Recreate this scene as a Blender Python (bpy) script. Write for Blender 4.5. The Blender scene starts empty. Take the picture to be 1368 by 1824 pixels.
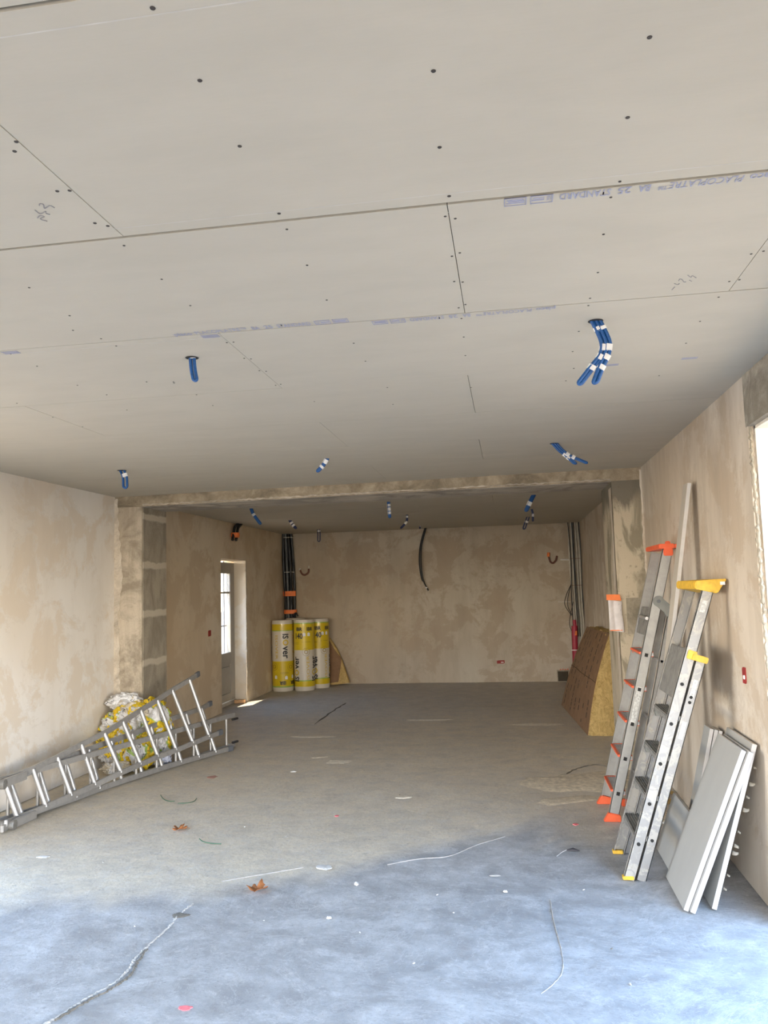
import bpy, bmesh, math, random
from mathutils import Vector, Matrix, noise
from mathutils.geometry import interpolate_bezier
random.seed(7)
SC = bpy.context.scene
COL = SC.collection

# ------------------------------------------------------------------ camera
YAW, PITCH, ROLL, FPX = 0.1545, 1.6668, -0.0292, 1405.97
EYE = Vector((0, 0, 1.65))
CR = Matrix.Rotation(YAW, 3, 'Z') @ Matrix.Rotation(PITCH, 3, 'X') @ Matrix.Rotation(ROLL, 3, 'Z')
cam = bpy.data.cameras.new('camera'); co = bpy.data.objects.new('camera', cam); COL.objects.link(co)
cam.sensor_fit = 'VERTICAL'; cam.sensor_height = 24; cam.lens = 24 * FPX / 1824; cam.clip_start = .05; cam.clip_end = 300
co.matrix_world = Matrix.Translation(EYE) @ CR.to_4x4()
SC.camera = co

# ------------------------------------------------------------------ room dimensions (metres)
XL, XR, ZC, YB, Y0 = -3.994, 1.213, 2.666, 13.775, -2.2
TW = .36                                   # wall thickness
LO = (2.0, 4.4); RO = (1.5, 4.145); FO = (-3.7, 1.0); HEAD = 2.404; HEADF = 2.45   # openings: left, right, front
DY = (10.61, 11.68); DZ = 2.13             # back left door

# ------------------------------------------------------------------ light
SKY = [(0.0, (26., 21.8, 16.)), (.12, (21., 20., 18.5)), (.26, (4.8, 8.2, 13.)), (.7, (2.4, 4.8, 9.))]
w = bpy.data.worlds.new('sky'); SC.world = w; w.use_nodes = True
wn = w.node_tree; bg = wn.nodes['Background']; bg.inputs[1].default_value = 1.0
tc = wn.nodes.new('ShaderNodeTexCoord'); sx_ = wn.nodes.new('ShaderNodeSeparateXYZ'); wr_ = wn.nodes.new('ShaderNodeValToRGB')
wn.links.new(tc.outputs['Generated'], sx_.inputs[0]); wn.links.new(sx_.outputs[2], wr_.inputs[0]); wn.links.new(wr_.outputs[0], bg.inputs[0])
el = wr_.color_ramp.elements; el.new(.5); el.new(.5)      # hazy bright horizon, blue higher up
for e_, (p_, c_) in zip(el, SKY): e_.position = p_; e_.color = c_ + (1,)
sun = bpy.data.lights.new('sun', 'SUN'); sun.energy = 17.0; sun.color = (1, .83, .60); sun.angle = .01
so = bpy.data.objects.new('sun', sun); COL.objects.link(so)
so.rotation_euler = Vector((.50, .62, -1.95)).to_track_quat('-Z', 'Y').to_euler()
def portal(loc, rot, sx, sy):
    l = bpy.data.lights.new('sky_portal', 'AREA'); l.shape = 'RECTANGLE'; l.size = sx; l.size_y = sy; l.cycles.is_portal = True
    o = bpy.data.objects.new('sky_portal', l); o.location = loc; o.rotation_euler = rot; COL.objects.link(o)
portal((XL - TW, sum(LO) / 2, HEAD / 2), (0, -math.pi / 2, 0), HEAD, LO[1] - LO[0])
portal((XR + TW, sum(RO) / 2, HEAD / 2), (0, math.pi / 2, 0), HEAD, RO[1] - RO[0])
portal((sum(FO) / 2, Y0 - TW, HEADF / 2), (math.pi / 2, 0, 0), FO[1] - FO[0], HEADF)
vs = SC.view_settings; vs.view_transform = 'Standard'; vs.look = 'None'; vs.gamma = 1; vs.use_curve_mapping = False
vs.exposure = 0.0
SC.cycles.max_bounces = 12; SC.cycles.diffuse_bounces = 8; SC.cycles.use_denoising = True
SC.cycles.sample_clamp_indirect = 6; SC.cycles.caustics_reflective = False; SC.cycles.caustics_refractive = False

# ------------------------------------------------------------------ helpers
def at(u, v, x=None, y=None, z=None):      # a measured point on the plane x=, y= or z=
    r = CR @ Vector(((u - 684) / FPX, -(v - 912) / FPX, -1))
    t = (x - EYE.x) / r.x if x is not None else ((y - EYE.y) / r.y if y is not None else (z - EYE.z) / r.z)
    return EYE + r * t

def wt(o):                                 # world position of an unrotated parent chain
    p = Vector((0, 0, 0))
    while o is not None: p += o.location; o = o.parent
    return p

class MB:
    def __init__(s): s.v = []; s.f = []
    def add(s, vs_, fs):
        o = len(s.v); s.v += [Vector(p) for p in vs_]; s.f += [[i + o for i in f] for f in fs]; return s
    def hexa(s, b, t):                     # bottom 4, top 4
        return s.add(list(b) + list(t), [(3, 2, 1, 0), (4, 5, 6, 7), (0, 1, 5, 4), (1, 2, 6, 5), (2, 3, 7, 6), (3, 0, 4, 7)])
    def box(s, x0, x1, y0, y1, z0, z1):
        return s.hexa([(x0, y0, z0), (x1, y0, z0), (x1, y1, z0), (x0, y1, z0)], [(x0, y0, z1), (x1, y0, z1), (x1, y1, z1), (x0, y1, z1)])
    def obox(s, c, ax, ay, az, sx, sy, sz):  # oriented box
        c = Vector(c); ax, ay, az = Vector(ax).normalized() * sx / 2, Vector(ay).normalized() * sy / 2, Vector(az).normalized() * sz / 2
        return s.hexa([c - ax - ay - az, c + ax - ay - az, c + ax + ay - az, c - ax + ay - az], [c - ax - ay + az, c + ax - ay + az, c + ax + ay + az, c - ax + ay + az])
    def sweep(s, pts, prof, up, caps=True, closed=True):
        pts = [Vector(p) for p in pts]; up = Vector(up); n = len(prof); o = len(s.v)
        for i, p in enumerate(pts):
            d = (pts[min(i + 1, len(pts) - 1)] - pts[max(i - 1, 0)]).normalized()
            a = d.cross(up)
            if a.length < 1e-4: a = d.cross(Vector((.3, .9, .2)))
            a.normalize(); b = a.cross(d).normalized()
            s.v += [p + a * q[0] + b * q[1] for q in prof]
        for i in range(len(pts) - 1):
            for j in range(n if closed else n - 1):
                k = (j + 1) % n
                s.f.append([o + i * n + j, o + i * n + k, o + (i + 1) * n + k, o + (i + 1) * n + j])
        if caps and closed:
            s.f.append([o + j for j in range(n)][::-1]); s.f.append([o + (len(pts) - 1) * n + j for j in range(n)])
        return s
    def tube(s, pts, r, n=10, up=(0.01, .02, 1)):
        pts = [Vector(p) for p in pts]
        # parallel transported frame
        d0 = (pts[1] - pts[0]).normalized(); a = d0.cross(Vector(up))
        if a.length < .1: a = d0.cross(Vector((1, 0.1, 0)))
        a.normalize(); o = len(s.v)
        rr = r if isinstance(r, (list, tuple)) else [r] * len(pts)
        for i, p in enumerate(pts):
            d = (pts[min(i + 1, len(pts) - 1)] - pts[max(i - 1, 0)]).normalized()
            a = (a - d * a.dot(d)).normalized(); b = d.cross(a)
            s.v += [p + (a * math.cos(t) + b * math.sin(t)) * rr[i] for t in [2 * math.pi * k / n for k in range(n)]]
        for i in range(len(pts) - 1):
            for j in range(n):
                k = (j + 1) % n; s.f.append([o + i * n + j, o + i * n + k, o + (i + 1) * n + k, o + (i + 1) * n + j])
        s.f.append([o + j for j in range(n)][::-1]); s.f.append([o + (len(pts) - 1) * n + j for j in range(n)])
        return s
    def make(s, name, mat, parent=None, smooth=False, bevel=0, segs=2, **tags):
        me = bpy.data.meshes.new(name); 
        off = wt(parent)
        me.from_pydata([p - off for p in s.v], [], s.f)
        bm = bmesh.new(); bm.from_mesh(me); bmesh.ops.recalc_face_normals(bm, faces=bm.faces)
        if bevel:
            bmesh.ops.bevel(bm, geom=list(bm.edges), offset=bevel, segments=segs, affect='EDGES', clamp_overlap=True)
        bm.to_mesh(me); bm.free()
        if smooth:
            for p in me.polygons: p.use_smooth = True
            try: me.set_sharp_from_angle(angle=math.radians(40))
            except Exception: pass
        o = bpy.data.objects.new(name, me); COL.objects.link(o)
        if mat: me.materials.append(mat)
        if parent is not None: o.parent = parent
        for k, v_ in tags.items(): o[k] = v_
        return o

def thing(name, label, cat, loc=(0, 0, 0), group=None):
    o = bpy.data.objects.new(name, None); COL.objects.link(o); o.location = loc; o.empty_display_size = .1
    o.matrix_world = Matrix.Translation(loc)
    o['label'] = label; o['category'] = cat
    if group: o['group'] = group
    return o
def tag(o, label, cat, group=None):
    o['label'] = label; o['category'] = cat
    if group: o['group'] = group
    return o
def S(o): o['kind'] = 'structure'; return o
def smooth_path(pts, n=8):                 # catmull-rom
    P = [Vector(p) for p in pts]; P = [P[0] * 2 - P[1]] + P + [P[-1] * 2 - P[-2]]; out = []
    for i in range(1, len(P) - 2):
        for k in range(n):
            t = k / n; a, b, c, d = P[i - 1], P[i], P[i + 1], P[i + 2]
            out.append(.5 * ((2 * b) + (c - a) * t + (2 * a - 5 * b + 4 * c - d) * t * t + (3 * b - a - 3 * c + d) * t ** 3))
    out.append(P[-2]); return out

# ------------------------------------------------------------------ material helpers
class NT:
    def __init__(s, name):
        s.m = bpy.data.materials.new(name); s.m.use_nodes = True; s.t = s.m.node_tree; s.N = s.t.nodes; s.p = s.N['Principled BSDF']
        s.co = s.N.new('ShaderNodeTexCoord').outputs['Object']
    def n(s, typ, **kw):
        nd = s.N.new(typ)
        for k, v in kw.items():
            if k.startswith('i_'): nd.inputs[int(k[2:]) if k[2:].isdigit() else k[2:]].default_value = v
            else: setattr(nd, k, v)
        return nd
    def l(s, a, b): s.t.links.new(a, b)
    def map(s, scale=(1, 1, 1), loc=(0, 0, 0), src=None):
        m = s.n('ShaderNodeMapping'); m.inputs['Scale'].default_value = scale; m.inputs['Location'].default_value = loc
        s.l(src or s.co, m.inputs[0]); return m.outputs[0]
    def noise(s, scale, detail=4, rough=.55, dist=0, vec=None):
        nd = s.n('ShaderNodeTexNoise'); nd.inputs['Scale'].default_value = scale; nd.inputs['Detail'].default_value = detail
        nd.inputs['Roughness'].default_value = rough; nd.inputs['Distortion'].default_value = dist
        s.l(vec or s.co, nd.inputs['Vector']); return nd.outputs['Fac']
    def ramp(s, fac, stops, mode='LINEAR'):
        r = s.n('ShaderNodeValToRGB'); e = r.color_ramp.elements; r.color_ramp.interpolation = mode
        while len(e) < len(stops): e.new(.5)
        for i, (p, c) in enumerate(stops):
            e[i].position = p; e[i].color = (c if isinstance(c, (tuple, list)) else (c, c, c)) + (() if isinstance(c, (tuple, list)) and len(c) == 4 else (1,))
        s.l(fac, r.inputs[0]); return r.outputs[0]
    def mix(s, fac, a, b, typ='MIX'):
        m = s.n('ShaderNodeMix', data_type='RGBA', blend_type=typ)
        for sock, v in ((m.inputs[0], fac), (m.inputs[6], a), (m.inputs[7], b)):
            if isinstance(v, (int, float)): sock.default_value = v
            elif isinstance(v, tuple): sock.default_value = v + ((1,) if len(v) == 3 else ())
            else: s.l(v, sock)
        return m.outputs[2]
    def math(s, op, a, b=0.0, c=None):
        m = s.n('ShaderNodeMath', operation=op)
        for i, v in enumerate((a, b) + ((c,) if c is not None else ())):
            if isinstance(v, (int, float)): m.inputs[i].default_value = v
            else: s.l(v, m.inputs[i])
        return m.outputs[0]
    def xyz(s, src=None):
        x = s.n('ShaderNodeSeparateXYZ'); s.l(src or s.co, x.inputs[0]); return x.outputs
    def bump(s, h, strength=.3, dist=.01, nrm=None):
        b = s.n('ShaderNodeBump'); b.inputs['Strength'].default_value = strength; b.inputs['Distance'].default_value = dist
        s.l(h, b.inputs['Height'])
        if nrm: s.l(nrm, b.inputs['Normal'])
        s.l(b.outputs[0], s.p.inputs['Normal']); return b.outputs[0]
    def fin(s, col=None, rough=.8, metal=0.0, spec=None):
        if col is not None:
            if isinstance(col, tuple): s.p.inputs['Base Color'].default_value = col + (1,)
            else: s.l(col, s.p.inputs['Base Color'])
        if isinstance(rough, (int, float)): s.p.inputs['Roughness'].default_value = rough
        else: s.l(rough, s.p.inputs['Roughness'])
        s.p.inputs['Metallic'].default_value = metal
        if spec is not None: s.p.inputs['Specular IOR Level'].default_value = spec
        return s.m

def plain(name, col, rough=.6, metal=0.0, var=.12, sc=12, bump=0.0):
    m = NT(name); n = m.noise(sc, 3)
    c = m.mix(m.ramp(n, [(.3, 0.0), (.7, 1.0)]), tuple(x * (1 - var) for x in col), tuple(min(1, x * (1 + var)) for x in col))
    if bump: m.bump(m.noise(sc * 6, 3), bump, .004)
    return m.fin(c, rough, metal)

def plaster(name, base, pale, tan, scale=1.0, seed=0.0, streak=.5):
    m = NT(name)
    v = m.map((1, 1, 1), (seed, seed * .7, seed * .3))
    big = m.noise(.8 * scale, 5, .62, .25, v); mid = m.noise(1.9 * scale, 7, .68, .35, v); br = m.noise(1.3 * scale, 6, .7, .5, m.map((1, 1, .7), (seed, 5, 2)))
    vs_ = m.noise(3.2, 5, .62, .2, m.map((1, 1, .22), (seed, 0, 0)))
    c = m.mix(m.ramp(big, [(.36, 0.0), (.62, 1.0)]), base, pale)
    c = m.mix(m.ramp(mid, [(.50, 0.0), (.535, .75), (.72, .9)]), c, tan)
    c = m.mix(m.ramp(br, [(.60, 0.0), (.63, .55)]), c, pale)
    c = m.mix(m.ramp(m.noise(.5, 3, .5, 0, v), [(.45, 0.0), (.7, .5)]), c, tuple(x * y for x, y in zip(tan, (1.0, .93, .82))))
    c = m.mix(m.ramp(vs_, [(.45, 0.0), (.7, streak)]), c, tuple(x * .84 for x in tan))
    # thin ridges where a trowel pass ended
    rid = m.ramp(mid, [(.488, 0.0), (.498, .3), (.506, 0.0)])
    c = m.mix(rid, c, tuple(x * .72 for x in tan))
    h = m.math('ADD', m.math('MULTIPLY', mid, .7), m.math('MULTIPLY', m.noise(40, 4, .7), .12))
    m.bump(h, .16, .02)
    return m.fin(c, .85, spec=.25)

def raw_concrete(name, dark, light, axis='z', seed=0.0, rough_edge=True):
    m = NT(name)
    st = {'z': (1, 1, .12), 'x': (.12, 1, 1), 'n': (1, 1, 1)}[axis]
    a = m.noise(9, 5, .65, .6, m.map(st, (seed, 0, 0))); b = m.noise(2.3, 6, .7, 1.2, m.map((1, 1, 1), (seed, 3, 1)))
    fine = m.noise(60, 4, .7)
    c = m.mix(m.ramp(a, [(.35, 0.0), (.65, 1.0)]), dark, light)
    c = m.mix(m.ramp(b, [(.45, 0.0), (.62, .8)]), c, tuple(x * .62 for x in dark))
    c = m.mix(m.ramp(fine, [(.55, 0.0), (.75, .35)]), c, (.12, .10, .07))
    m.bump(m.math('ADD', m.math('MULTIPLY', a, .5), m.math('MULTIPLY', fine, .5)), .6, .012)
    return m.fin(c, .92, spec=.2)

# ------------------------------------------------------------------ materials
M = {}
M['wall_left'] = plaster('plaster_left', (.78, .75, .70), (.82, .80, .77), (.71, .64, .55), 1.0, 2.0, .35)
M['wall_right'] = plaster('plaster_right', (.58, .515, .425), (.68, .63, .56), (.49, .41, .32), .9, 9.0, .75)
M['wall_door'] = plaster('plaster_door_side', (.70, .60, .45), (.74, .66, .53), (.60, .49, .35), .8, 15.0, .3)
M['wall_back'] = plaster('plaster_back', (.50, .45, .37), (.54, .50, .42), (.42, .35, .27), 1.2, 5.0, .5)
M['reveal'] = plaster('plaster_reveal', (.74, .70, .64), (.78, .75, .70), (.70, .63, .52), 1.5, 3.0, .2)
M['conc_beam'] = raw_concrete('beam_concrete', (.30, .25, .18), (.46, .39, .29), 'n', 1)
M['conc_soffit'] = raw_concrete('beam_soffit', (.36, .33, .29), (.50, .46, .40), 'x', 4)
M['conc_pillar'] = raw_concrete('pillar_concrete', (.42, .36, .28), (.56, .50, .41), 'z', 7)
M['conc_dark'] = raw_concrete('pillar_dirty', (.30, .27, .21), (.46, .41, .33), 'z', 12)
M['conc_lintel'] = raw_concrete('lintel_concrete', (.33, .30, .25), (.50, .46, .39), 'n', 20)
M['mortar'] = raw_concrete('mortar_edge', (.50, .44, .36), (.66, .60, .51), 'n', 30)

# blocks on the inner side of the left pillar: grey courses, pale mortar bands
m = NT('pillar_blocks'); x = m.xyz(); wob = m.noise(6, 4, .6)
zz = m.math('ADD', x[2], m.math('MULTIPLY', wob, .06))
band = m.math('FRACT', m.math('MULTIPLY', m.math('ADD', zz, .02), 1 / .50))
bm_ = m.ramp(band, [(0, 1.0), (.07, 1.0), (.10, 0.0), (.93, 0.0), (.97, 1.0)])
sm = m.noise(4, 5, .7, .5, m.map((1, 1, .5)))
c = m.mix(m.ramp(sm, [(.4, 0.0), (.6, 1.0)]), (.28, .25, .20), (.40, .36, .29))
c = m.mix(bm_, c, (.56, .51, .42)); m.bump(m.math('ADD', bm_, m.noise(50, 4)), .4, .01); M['blocks'] = m.fin(c, .9, spec=.2)

# plasterboard paper
def board(name, col, r=.75):
    m = NT(name); n1 = m.noise(2.5, 4, .6, .3, m.map((1, 2.5, 1))); n2 = m.noise(60, 2, .6, 0, m.map((.2, 3, 1)))
    c = m.mix(m.ramp(n1, [(.35, 0.0), (.65, 1.0)]), tuple(v * .965 for v in col), tuple(v * 1.02 for v in col))
    c = m.mix(m.ramp(n2, [(.4, 0.0), (.8, .10)]), c, tuple(v * .8 for v in col))
    m.bump(m.noise(180, 2), .05, .001)
    return m.fin(c, r, spec=.25)
M['ceiling'] = board('ceiling_board', (.47, .442, .378))
M['board_face'] = board('board_grey_paper', (.36, .36, .345))
M['board_edge'] = plain('board_gypsum_edge', (.62, .61, .60), .85, var=.04, sc=30, bump=.2)
M['gap'] = plain('joint_gap', (.035, .02, .014), .9)
M['screw'] = plain('screw_black', (.035, .03, .028), .6)
M['ink'] = plain('blue_ink', (.31, .325, .44), .8, var=.05)
M['pencil'] = plain('pencil', (.26, .25, .26), .8, var=.05)

# floor: power floated concrete, dusty in the middle of the room
m = NT('floor_concrete'); x = m.xyz()
a = m.noise(1.3, 7, .62, .5); b = m.noise(4.5, 9, .72, .25, m.map((1, 1.25, 1))); d = m.noise(22, 7, .8, .3); e = m.noise(.55, 4, .6, 1.0, m.map((1, .6, 1), (4, 1, 0)))
c = m.mix(m.ramp(a, [(.3, 0.0), (.7, 1.0)]), (.35, .355, .36), (.47, .475, .48))
c = m.mix(m.ramp(b, [(.38, .75), (.54, 0.0)]), c, (.28, .28, .28))
c = m.mix(m.ramp(b, [(.54, 0.0), (.72, .7)]), c, (.60, .61, .62))
# dust: from about 4.8 m onwards, edge wandering, thinning out again near the far wall
yd = m.math('ADD', m.math('SUBTRACT', x[1], m.math('MULTIPLY', x[0], .55)), m.math('MULTIPLY', m.math('SUBTRACT', e, .5), 2.6))
dust = m.ramp(m.math('MULTIPLY', yd, .0625), [(.325, 0.0), (.352, .85), (.60, .95), (.80, .6), (.95, .4)])
dust = m.math('MULTIPLY', dust, m.ramp(b, [(.30, .55), (.6, 1.0)]))
c = m.mix(dust, c, m.mix(m.ramp(d, [(.35, 0.0), (.65, 1.0)]), (.66, .58, .44), (.78, .69, .54)))
# pale scuffs and dirt grains
sc = m.noise(1.6, 10, .78, .9, m.map((.8, 1.3, 1), (2, 7, 0)))
c = m.mix(m.ramp(m.noise(38, 6, .8, .6, m.map((1, 1.4, 1), (1, 8, 3))), [(.36, .55), (.46, 0.0), (.56, 0.0), (.70, .5)]), c, (.24, .235, .23))
c = m.mix(m.ramp(m.noise(13, 10, .82, .5, m.map((1, 1.3, 1), (6, 1, 3))), [(.56, 0.0), (.66, .55)]), c, (.66, .655, .64))
c = m.mix(m.ramp(sc, [(.488, 0.0), (.498, .45), (.500, .45), (.51, 0.0)]), c, (.62, .63, .64))
c = m.mix(m.ramp(m.noise(7, 8, .75, .4, m.map((1, 1, 1), (9, 2, 0))), [(.60, 0.0), (.68, .45)]), c, (.62, .61, .58))
c = m.mix(m.ramp(m.noise(85, 3, .6), [(.66, 0.0), (.74, .5)]), c, (.20, .17, .14))
m.bump(m.math('ADD', m.math('MULTIPLY', b, .5), m.math('MULTIPLY', d, .5)), .45, .02)
rg = m.ramp(b, [(.35, .5), (.65, .72)]); M['floor'] = m.fin(c, rg, spec=.35)
M['crack'] = plain('crack_mortar', (.47, .46, .44), .95, sc=60, bump=.6)
M['crack_dark'] = plain('crack_groove', (.17, .155, .13), .95, sc=60, bump=.6)
M['crack_soft'] = plain('crack_soft', (.36, .35, .34), .95, sc=60, bump=.4)
M['dust'] = plain('spilled_sand', (.62, .545, .42), .95, sc=25, var=.25, bump=.8)
M['pink'] = plain('pink_marker_paint', (.90, .22, .24), .8, sc=40, var=.2)
M['ground'] = plain('pale_gravel_ground', (.40, .30, .20), .95, sc=3, var=.15)
M['stone_wall'] = plain('cream_render', (.70, .62, .48), .95, sc=2, var=.1)

# aluminium
def alu(name, col, r, stretch=(1, 1, 1), dirt=.25):
    m = NT(name); n1 = m.noise(14, 5, .7, .4, m.map(stretch)); n2 = m.noise(45, 4, .7)
    c = m.mix(m.ramp(n1, [(.45, 0.0), (.65, dirt)]), col, tuple(v * .5 for v in col))
    c = m.mix(m.ramp(n2, [(.62, 0.0), (.72, dirt)]), c, (.75, .73, .70))
    rr = m.ramp(n1, [(.3, r * .8), (.7, min(1, r * 1.5))]); m.bump(n2, .06, .002)
    return m.fin(c, rr, .6)
M['alu'] = alu('aluminium_mill', (.42, .42, .42), .42, dirt=.3)
M['alu_rung'] = alu('aluminium_rung', (.47, .47, .47), .36, dirt=.15)
M['alu_white'] = alu('aluminium_dull', (.38, .38, .37), .42, dirt=.15)
M['alu_tread'] = alu('aluminium_tread', (.30, .295, .28), .6, dirt=.5)
# paint-spattered aluminium of the yellow capped ladder
m = NT('aluminium_spattered'); n1 = m.noise(11, 6, .75, 1.2); n2 = m.noise(30, 5, .7, .6)
c = m.mix(m.ramp(n1, [(.50, 0.0), (.56, .8)]), (.33, .33, .325), (.44, .42, .38))
c = m.mix(m.ramp(n2, [(.60, 0.0), (.66, .8)]), c, (.33, .30, .26))
mt = m.ramp(n1, [(.48, .85), (.58, .25)]); m.l(mt, m.p.inputs['Metallic']); m.bump(m.math('ADD', n1, n2), .15, .003); M['alu_spat'] = m.fin(c, .55); m.l(mt, m.p.inputs['Metallic'])
M['orange'] = plain('orange_plastic', (.80, .13, .045), .45, var=.08)
M['yellow_plastic'] = plain('yellow_plastic', (.74, .46, .05), .5, var=.2, sc=30)
M['grey_plastic'] = plain('grey_plastic', (.20, .21, .20), .6)
M['black_plastic'] = plain('black_plastic', (.03, .03, .032), .5)
M['dark_cap'] = plain('dark_end_cap', (.12, .13, .15), .5)
M['hole'] = plain('hole_dark', (.02, .02, .02), .9)
M['sticker'] = plain('sticker_grey', (.55, .56, .55), .6, sc=80, var=.35)

# blue corrugated conduit
def conduit(name, col, sc=60):
    m = NT(name)
    n1 = m.noise(sc * 2, 2); c = m.mix(m.ramp(n1, [(.3, 0.0), (.7, 1.0)]), tuple(v * .7 for v in col), col)
    m.bump(n1, .3, .003); return m.fin(c, .45)
M['blue'] = conduit('blue_conduit', (.012, .10, .33))
M['navy'] = conduit('navy_conduit', (.02, .035, .12))
M['black_conduit'] = conduit('black_conduit', (.018, .02, .024))
M['white_conduit'] = plain('white_cable', (.55, .53, .47), .6)
M['tape_white'] = plain('white_tape', (.78, .78, .78), .6)
M['tape_orange'] = plain('orange_tape', (.85, .22, .06), .6)
M['red_conduit'] = conduit('red_conduit', (.42, .025, .06))
M['red_box'] = plain('red_outlet_box', (.28, .02, .02), .6)
M['brown_wire'] = plain('brown_wire', (.15, .06, .04), .6)

M['wrap_white'] = None
# ------------------------------------------------------------------ lettering
def letters(body, size, bold=0.0):                   # flat letter outline mesh in the xy plane, cut into short edges
    cu = bpy.data.curves.new('t', 'FONT'); cu.body = body; cu.size = size; cu.resolution_u = 2; cu.offset = bold
    o = bpy.data.objects.new('t', cu); COL.objects.link(o)
    dg = bpy.context.evaluated_depsgraph_get(); me = bpy.data.meshes.new_from_object(o.evaluated_get(dg))
    bm = bmesh.new(); bm.from_mesh(me); bpy.data.objects.remove(o); bpy.data.curves.remove(cu); bpy.data.meshes.remove(me)
    return bm
def text_obj(name, body, size, fn, mat, parent=None, cut=None, width=None, bold=0.0, **tags):
    bm = letters(body, size, bold)
    xs = [v.co.x for v in bm.verts]; W = max(xs)
    k = (width / W) if width else 1
    if cut:
        for _ in range(6):
            es = [e for e in bm.edges if e.calc_length() > cut]
            if not es: break
            bmesh.ops.subdivide_edges(bm, edges=es, cuts=1); bmesh.ops.triangulate(bm, faces=bm.faces)
    off = wt(parent)
    for v in bm.verts: v.co = fn(v.co.x * k, v.co.y) - off
    me = bpy.data.meshes.new(name); bm.to_mesh(me); bm.free(); me.materials.append(mat)
    o = bpy.data.objects.new(name, me); COL.objects.link(o)
    if parent: o.parent = parent
    for a, b in tags.items(): o[a] = b
    return o

# ================================================================== STRUCTURE
# floor: gently uneven grid
mb = MB(); nx, ny = 60, 150
x0, x1, y0_, y1_ = XL - TW, XR + TW, Y0 - TW, YB + .3
def fz(x_, y_):
    return .006 * (noise.noise(Vector((x_ * .8, y_ * .8, 3))) - .4)
for j in range(ny + 1):
    for i in range(nx + 1):
        xx = x0 + (x1 - x0) * i / nx; yy = y0_ + (y1_ - y0_) * j / ny
        mb.v.append(Vector((xx, yy, min(0, fz(xx, yy)))))
for j in range(ny):
    for i in range(nx):
        a = j * (nx + 1) + i; mb.f.append([a, a + 1, a + nx + 2, a + nx + 1])
floor = S(mb.make('floor', M['floor'], smooth=True))
S(MB().box(x0 - 60, x1 + 60, -60, 70, -.24, -.12).make('trim_1', M['ground'], label='pale gravel ground outside the openings'))

# ceiling: plasterboards with open joints, backing above
SE = [Y0 - .2, -1.44, -.575, .29, 1.163, 2.024, 2.885, 3.772, 4.62, 5.49, 6.37, 7.25, 8.12, 8.99, 9.86, 10.73, 11.6, 12.47, 13.34, YB + .05]
joints = {2: [-1.35], 3: [-1.04], 4: [-.121, .815], 5: [-1.088], 6: [-.157, -2.5], 7: [-1.1], 8: [-.168, -2.55], 9: [-1.1]}
mb = MB()
for k in range(len(SE) - 1):
    js = [XL - .02] + sorted(joints.get(k - 1, [-.15 if k % 2 else -1.1])) + [XR + .02]
    g = {4: .010, 5: .012, 6: .006}.get(k, .003); g2 = {3: .010, 4: .012, 5: .006}.get(k, .003)
    for a, b in zip(js, js[1:]):
        dz = random.uniform(-.0006, .0006)
        mb.box(a + .0012, b - .0012, SE[k] + g / 2, SE[k + 1] - g2 / 2, ZC + dz, ZC + .013)
ceil = S(mb.make('ceiling', M['ceiling']))
S(MB().box(XL - TW, XR + TW, Y0 - TW, YB + .3, ZC + .013, ZC + .10).make('joint_backing', M['gap'], parent=ceil))
# faint raised lines where board edges are tapered
mb = MB()
for sy, off in ((2.024, -.055), (2.024, .05), (2.885, .05), (1.163, .06)):
    mb.box(XL, XR, sy + off, sy + off + .003, ZC - .0004, ZC + .002)
mb.make('board_edge_line', plain('edge_line', (.50, .485, .45), .8), parent=ceil)
# screws
scr = [(272,14),(356,143),(772,126),(1157,66),(1118,209),(427,260),(783,262),(29,252),(26,269),(102,340),(124,339),(169,397),(192,402),(497,380),(800,349),(1104,323),(1088,351),(511,408),(221,437),(52,512),(288,497),(339,544),(547,472),(582,534),(1075,417),(1065,485),(793,385),(811,389),(805,456),(819,450),(809,501),(824,502),(817,548),(829,542),(1299,501),(1317,498),(1338,452),(1360,447),(1051,531),(1048,544),(822,567),(124,562),(180,603),(207,616),(19,630),(66,652),(138,686),(261,680),(404,610),(416,609),(435,638),(447,639),(462,660),(474,661),(491,686),(500,684),(630,611),(651,643),(309,680),(190,703),(350,703),(226,730),(30,718),(94,743),(147,760),(379,722),(1075,417),(1031,590),(1020,626),(1247,572),(1222,611),(1174,669),(1280,529),(1008,678),(826,600),(829,633),(310,682),(130,588),(1022,656),(839,690),(690,690),(560,715),(700,720)]
m_ = MB(); n = 10
m_.v = [Vector((math.cos(2 * math.pi * k / n) * .0052, math.sin(2 * math.pi * k / n) * .0052, 0)) for k in range(n)] + [Vector((math.cos(2 * math.pi * k / n) * .0045, math.sin(2 * math.pi * k / n) * .0045, -.0012)) for k in range(n)]
m_.f = [[k, (k + 1) % n, n + (k + 1) % n, n + k] for k in range(n)] + [list(range(n, 2 * n))]
s0 = m_.make('screw_head', M['screw'], parent=ceil)
for i, (u, v) in enumerate(scr):
    o = s0 if i == 0 else s0.copy()
    if i: COL.objects.link(o); o.parent = ceil
    p = at(u, v, z=ZC); o.location = (p.x, p.y, ZC - .0005); 
    if i < 1e9: o.scale = (.8, .8, 1) if p.y > 2.0 else (1, 1, 1)
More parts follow.
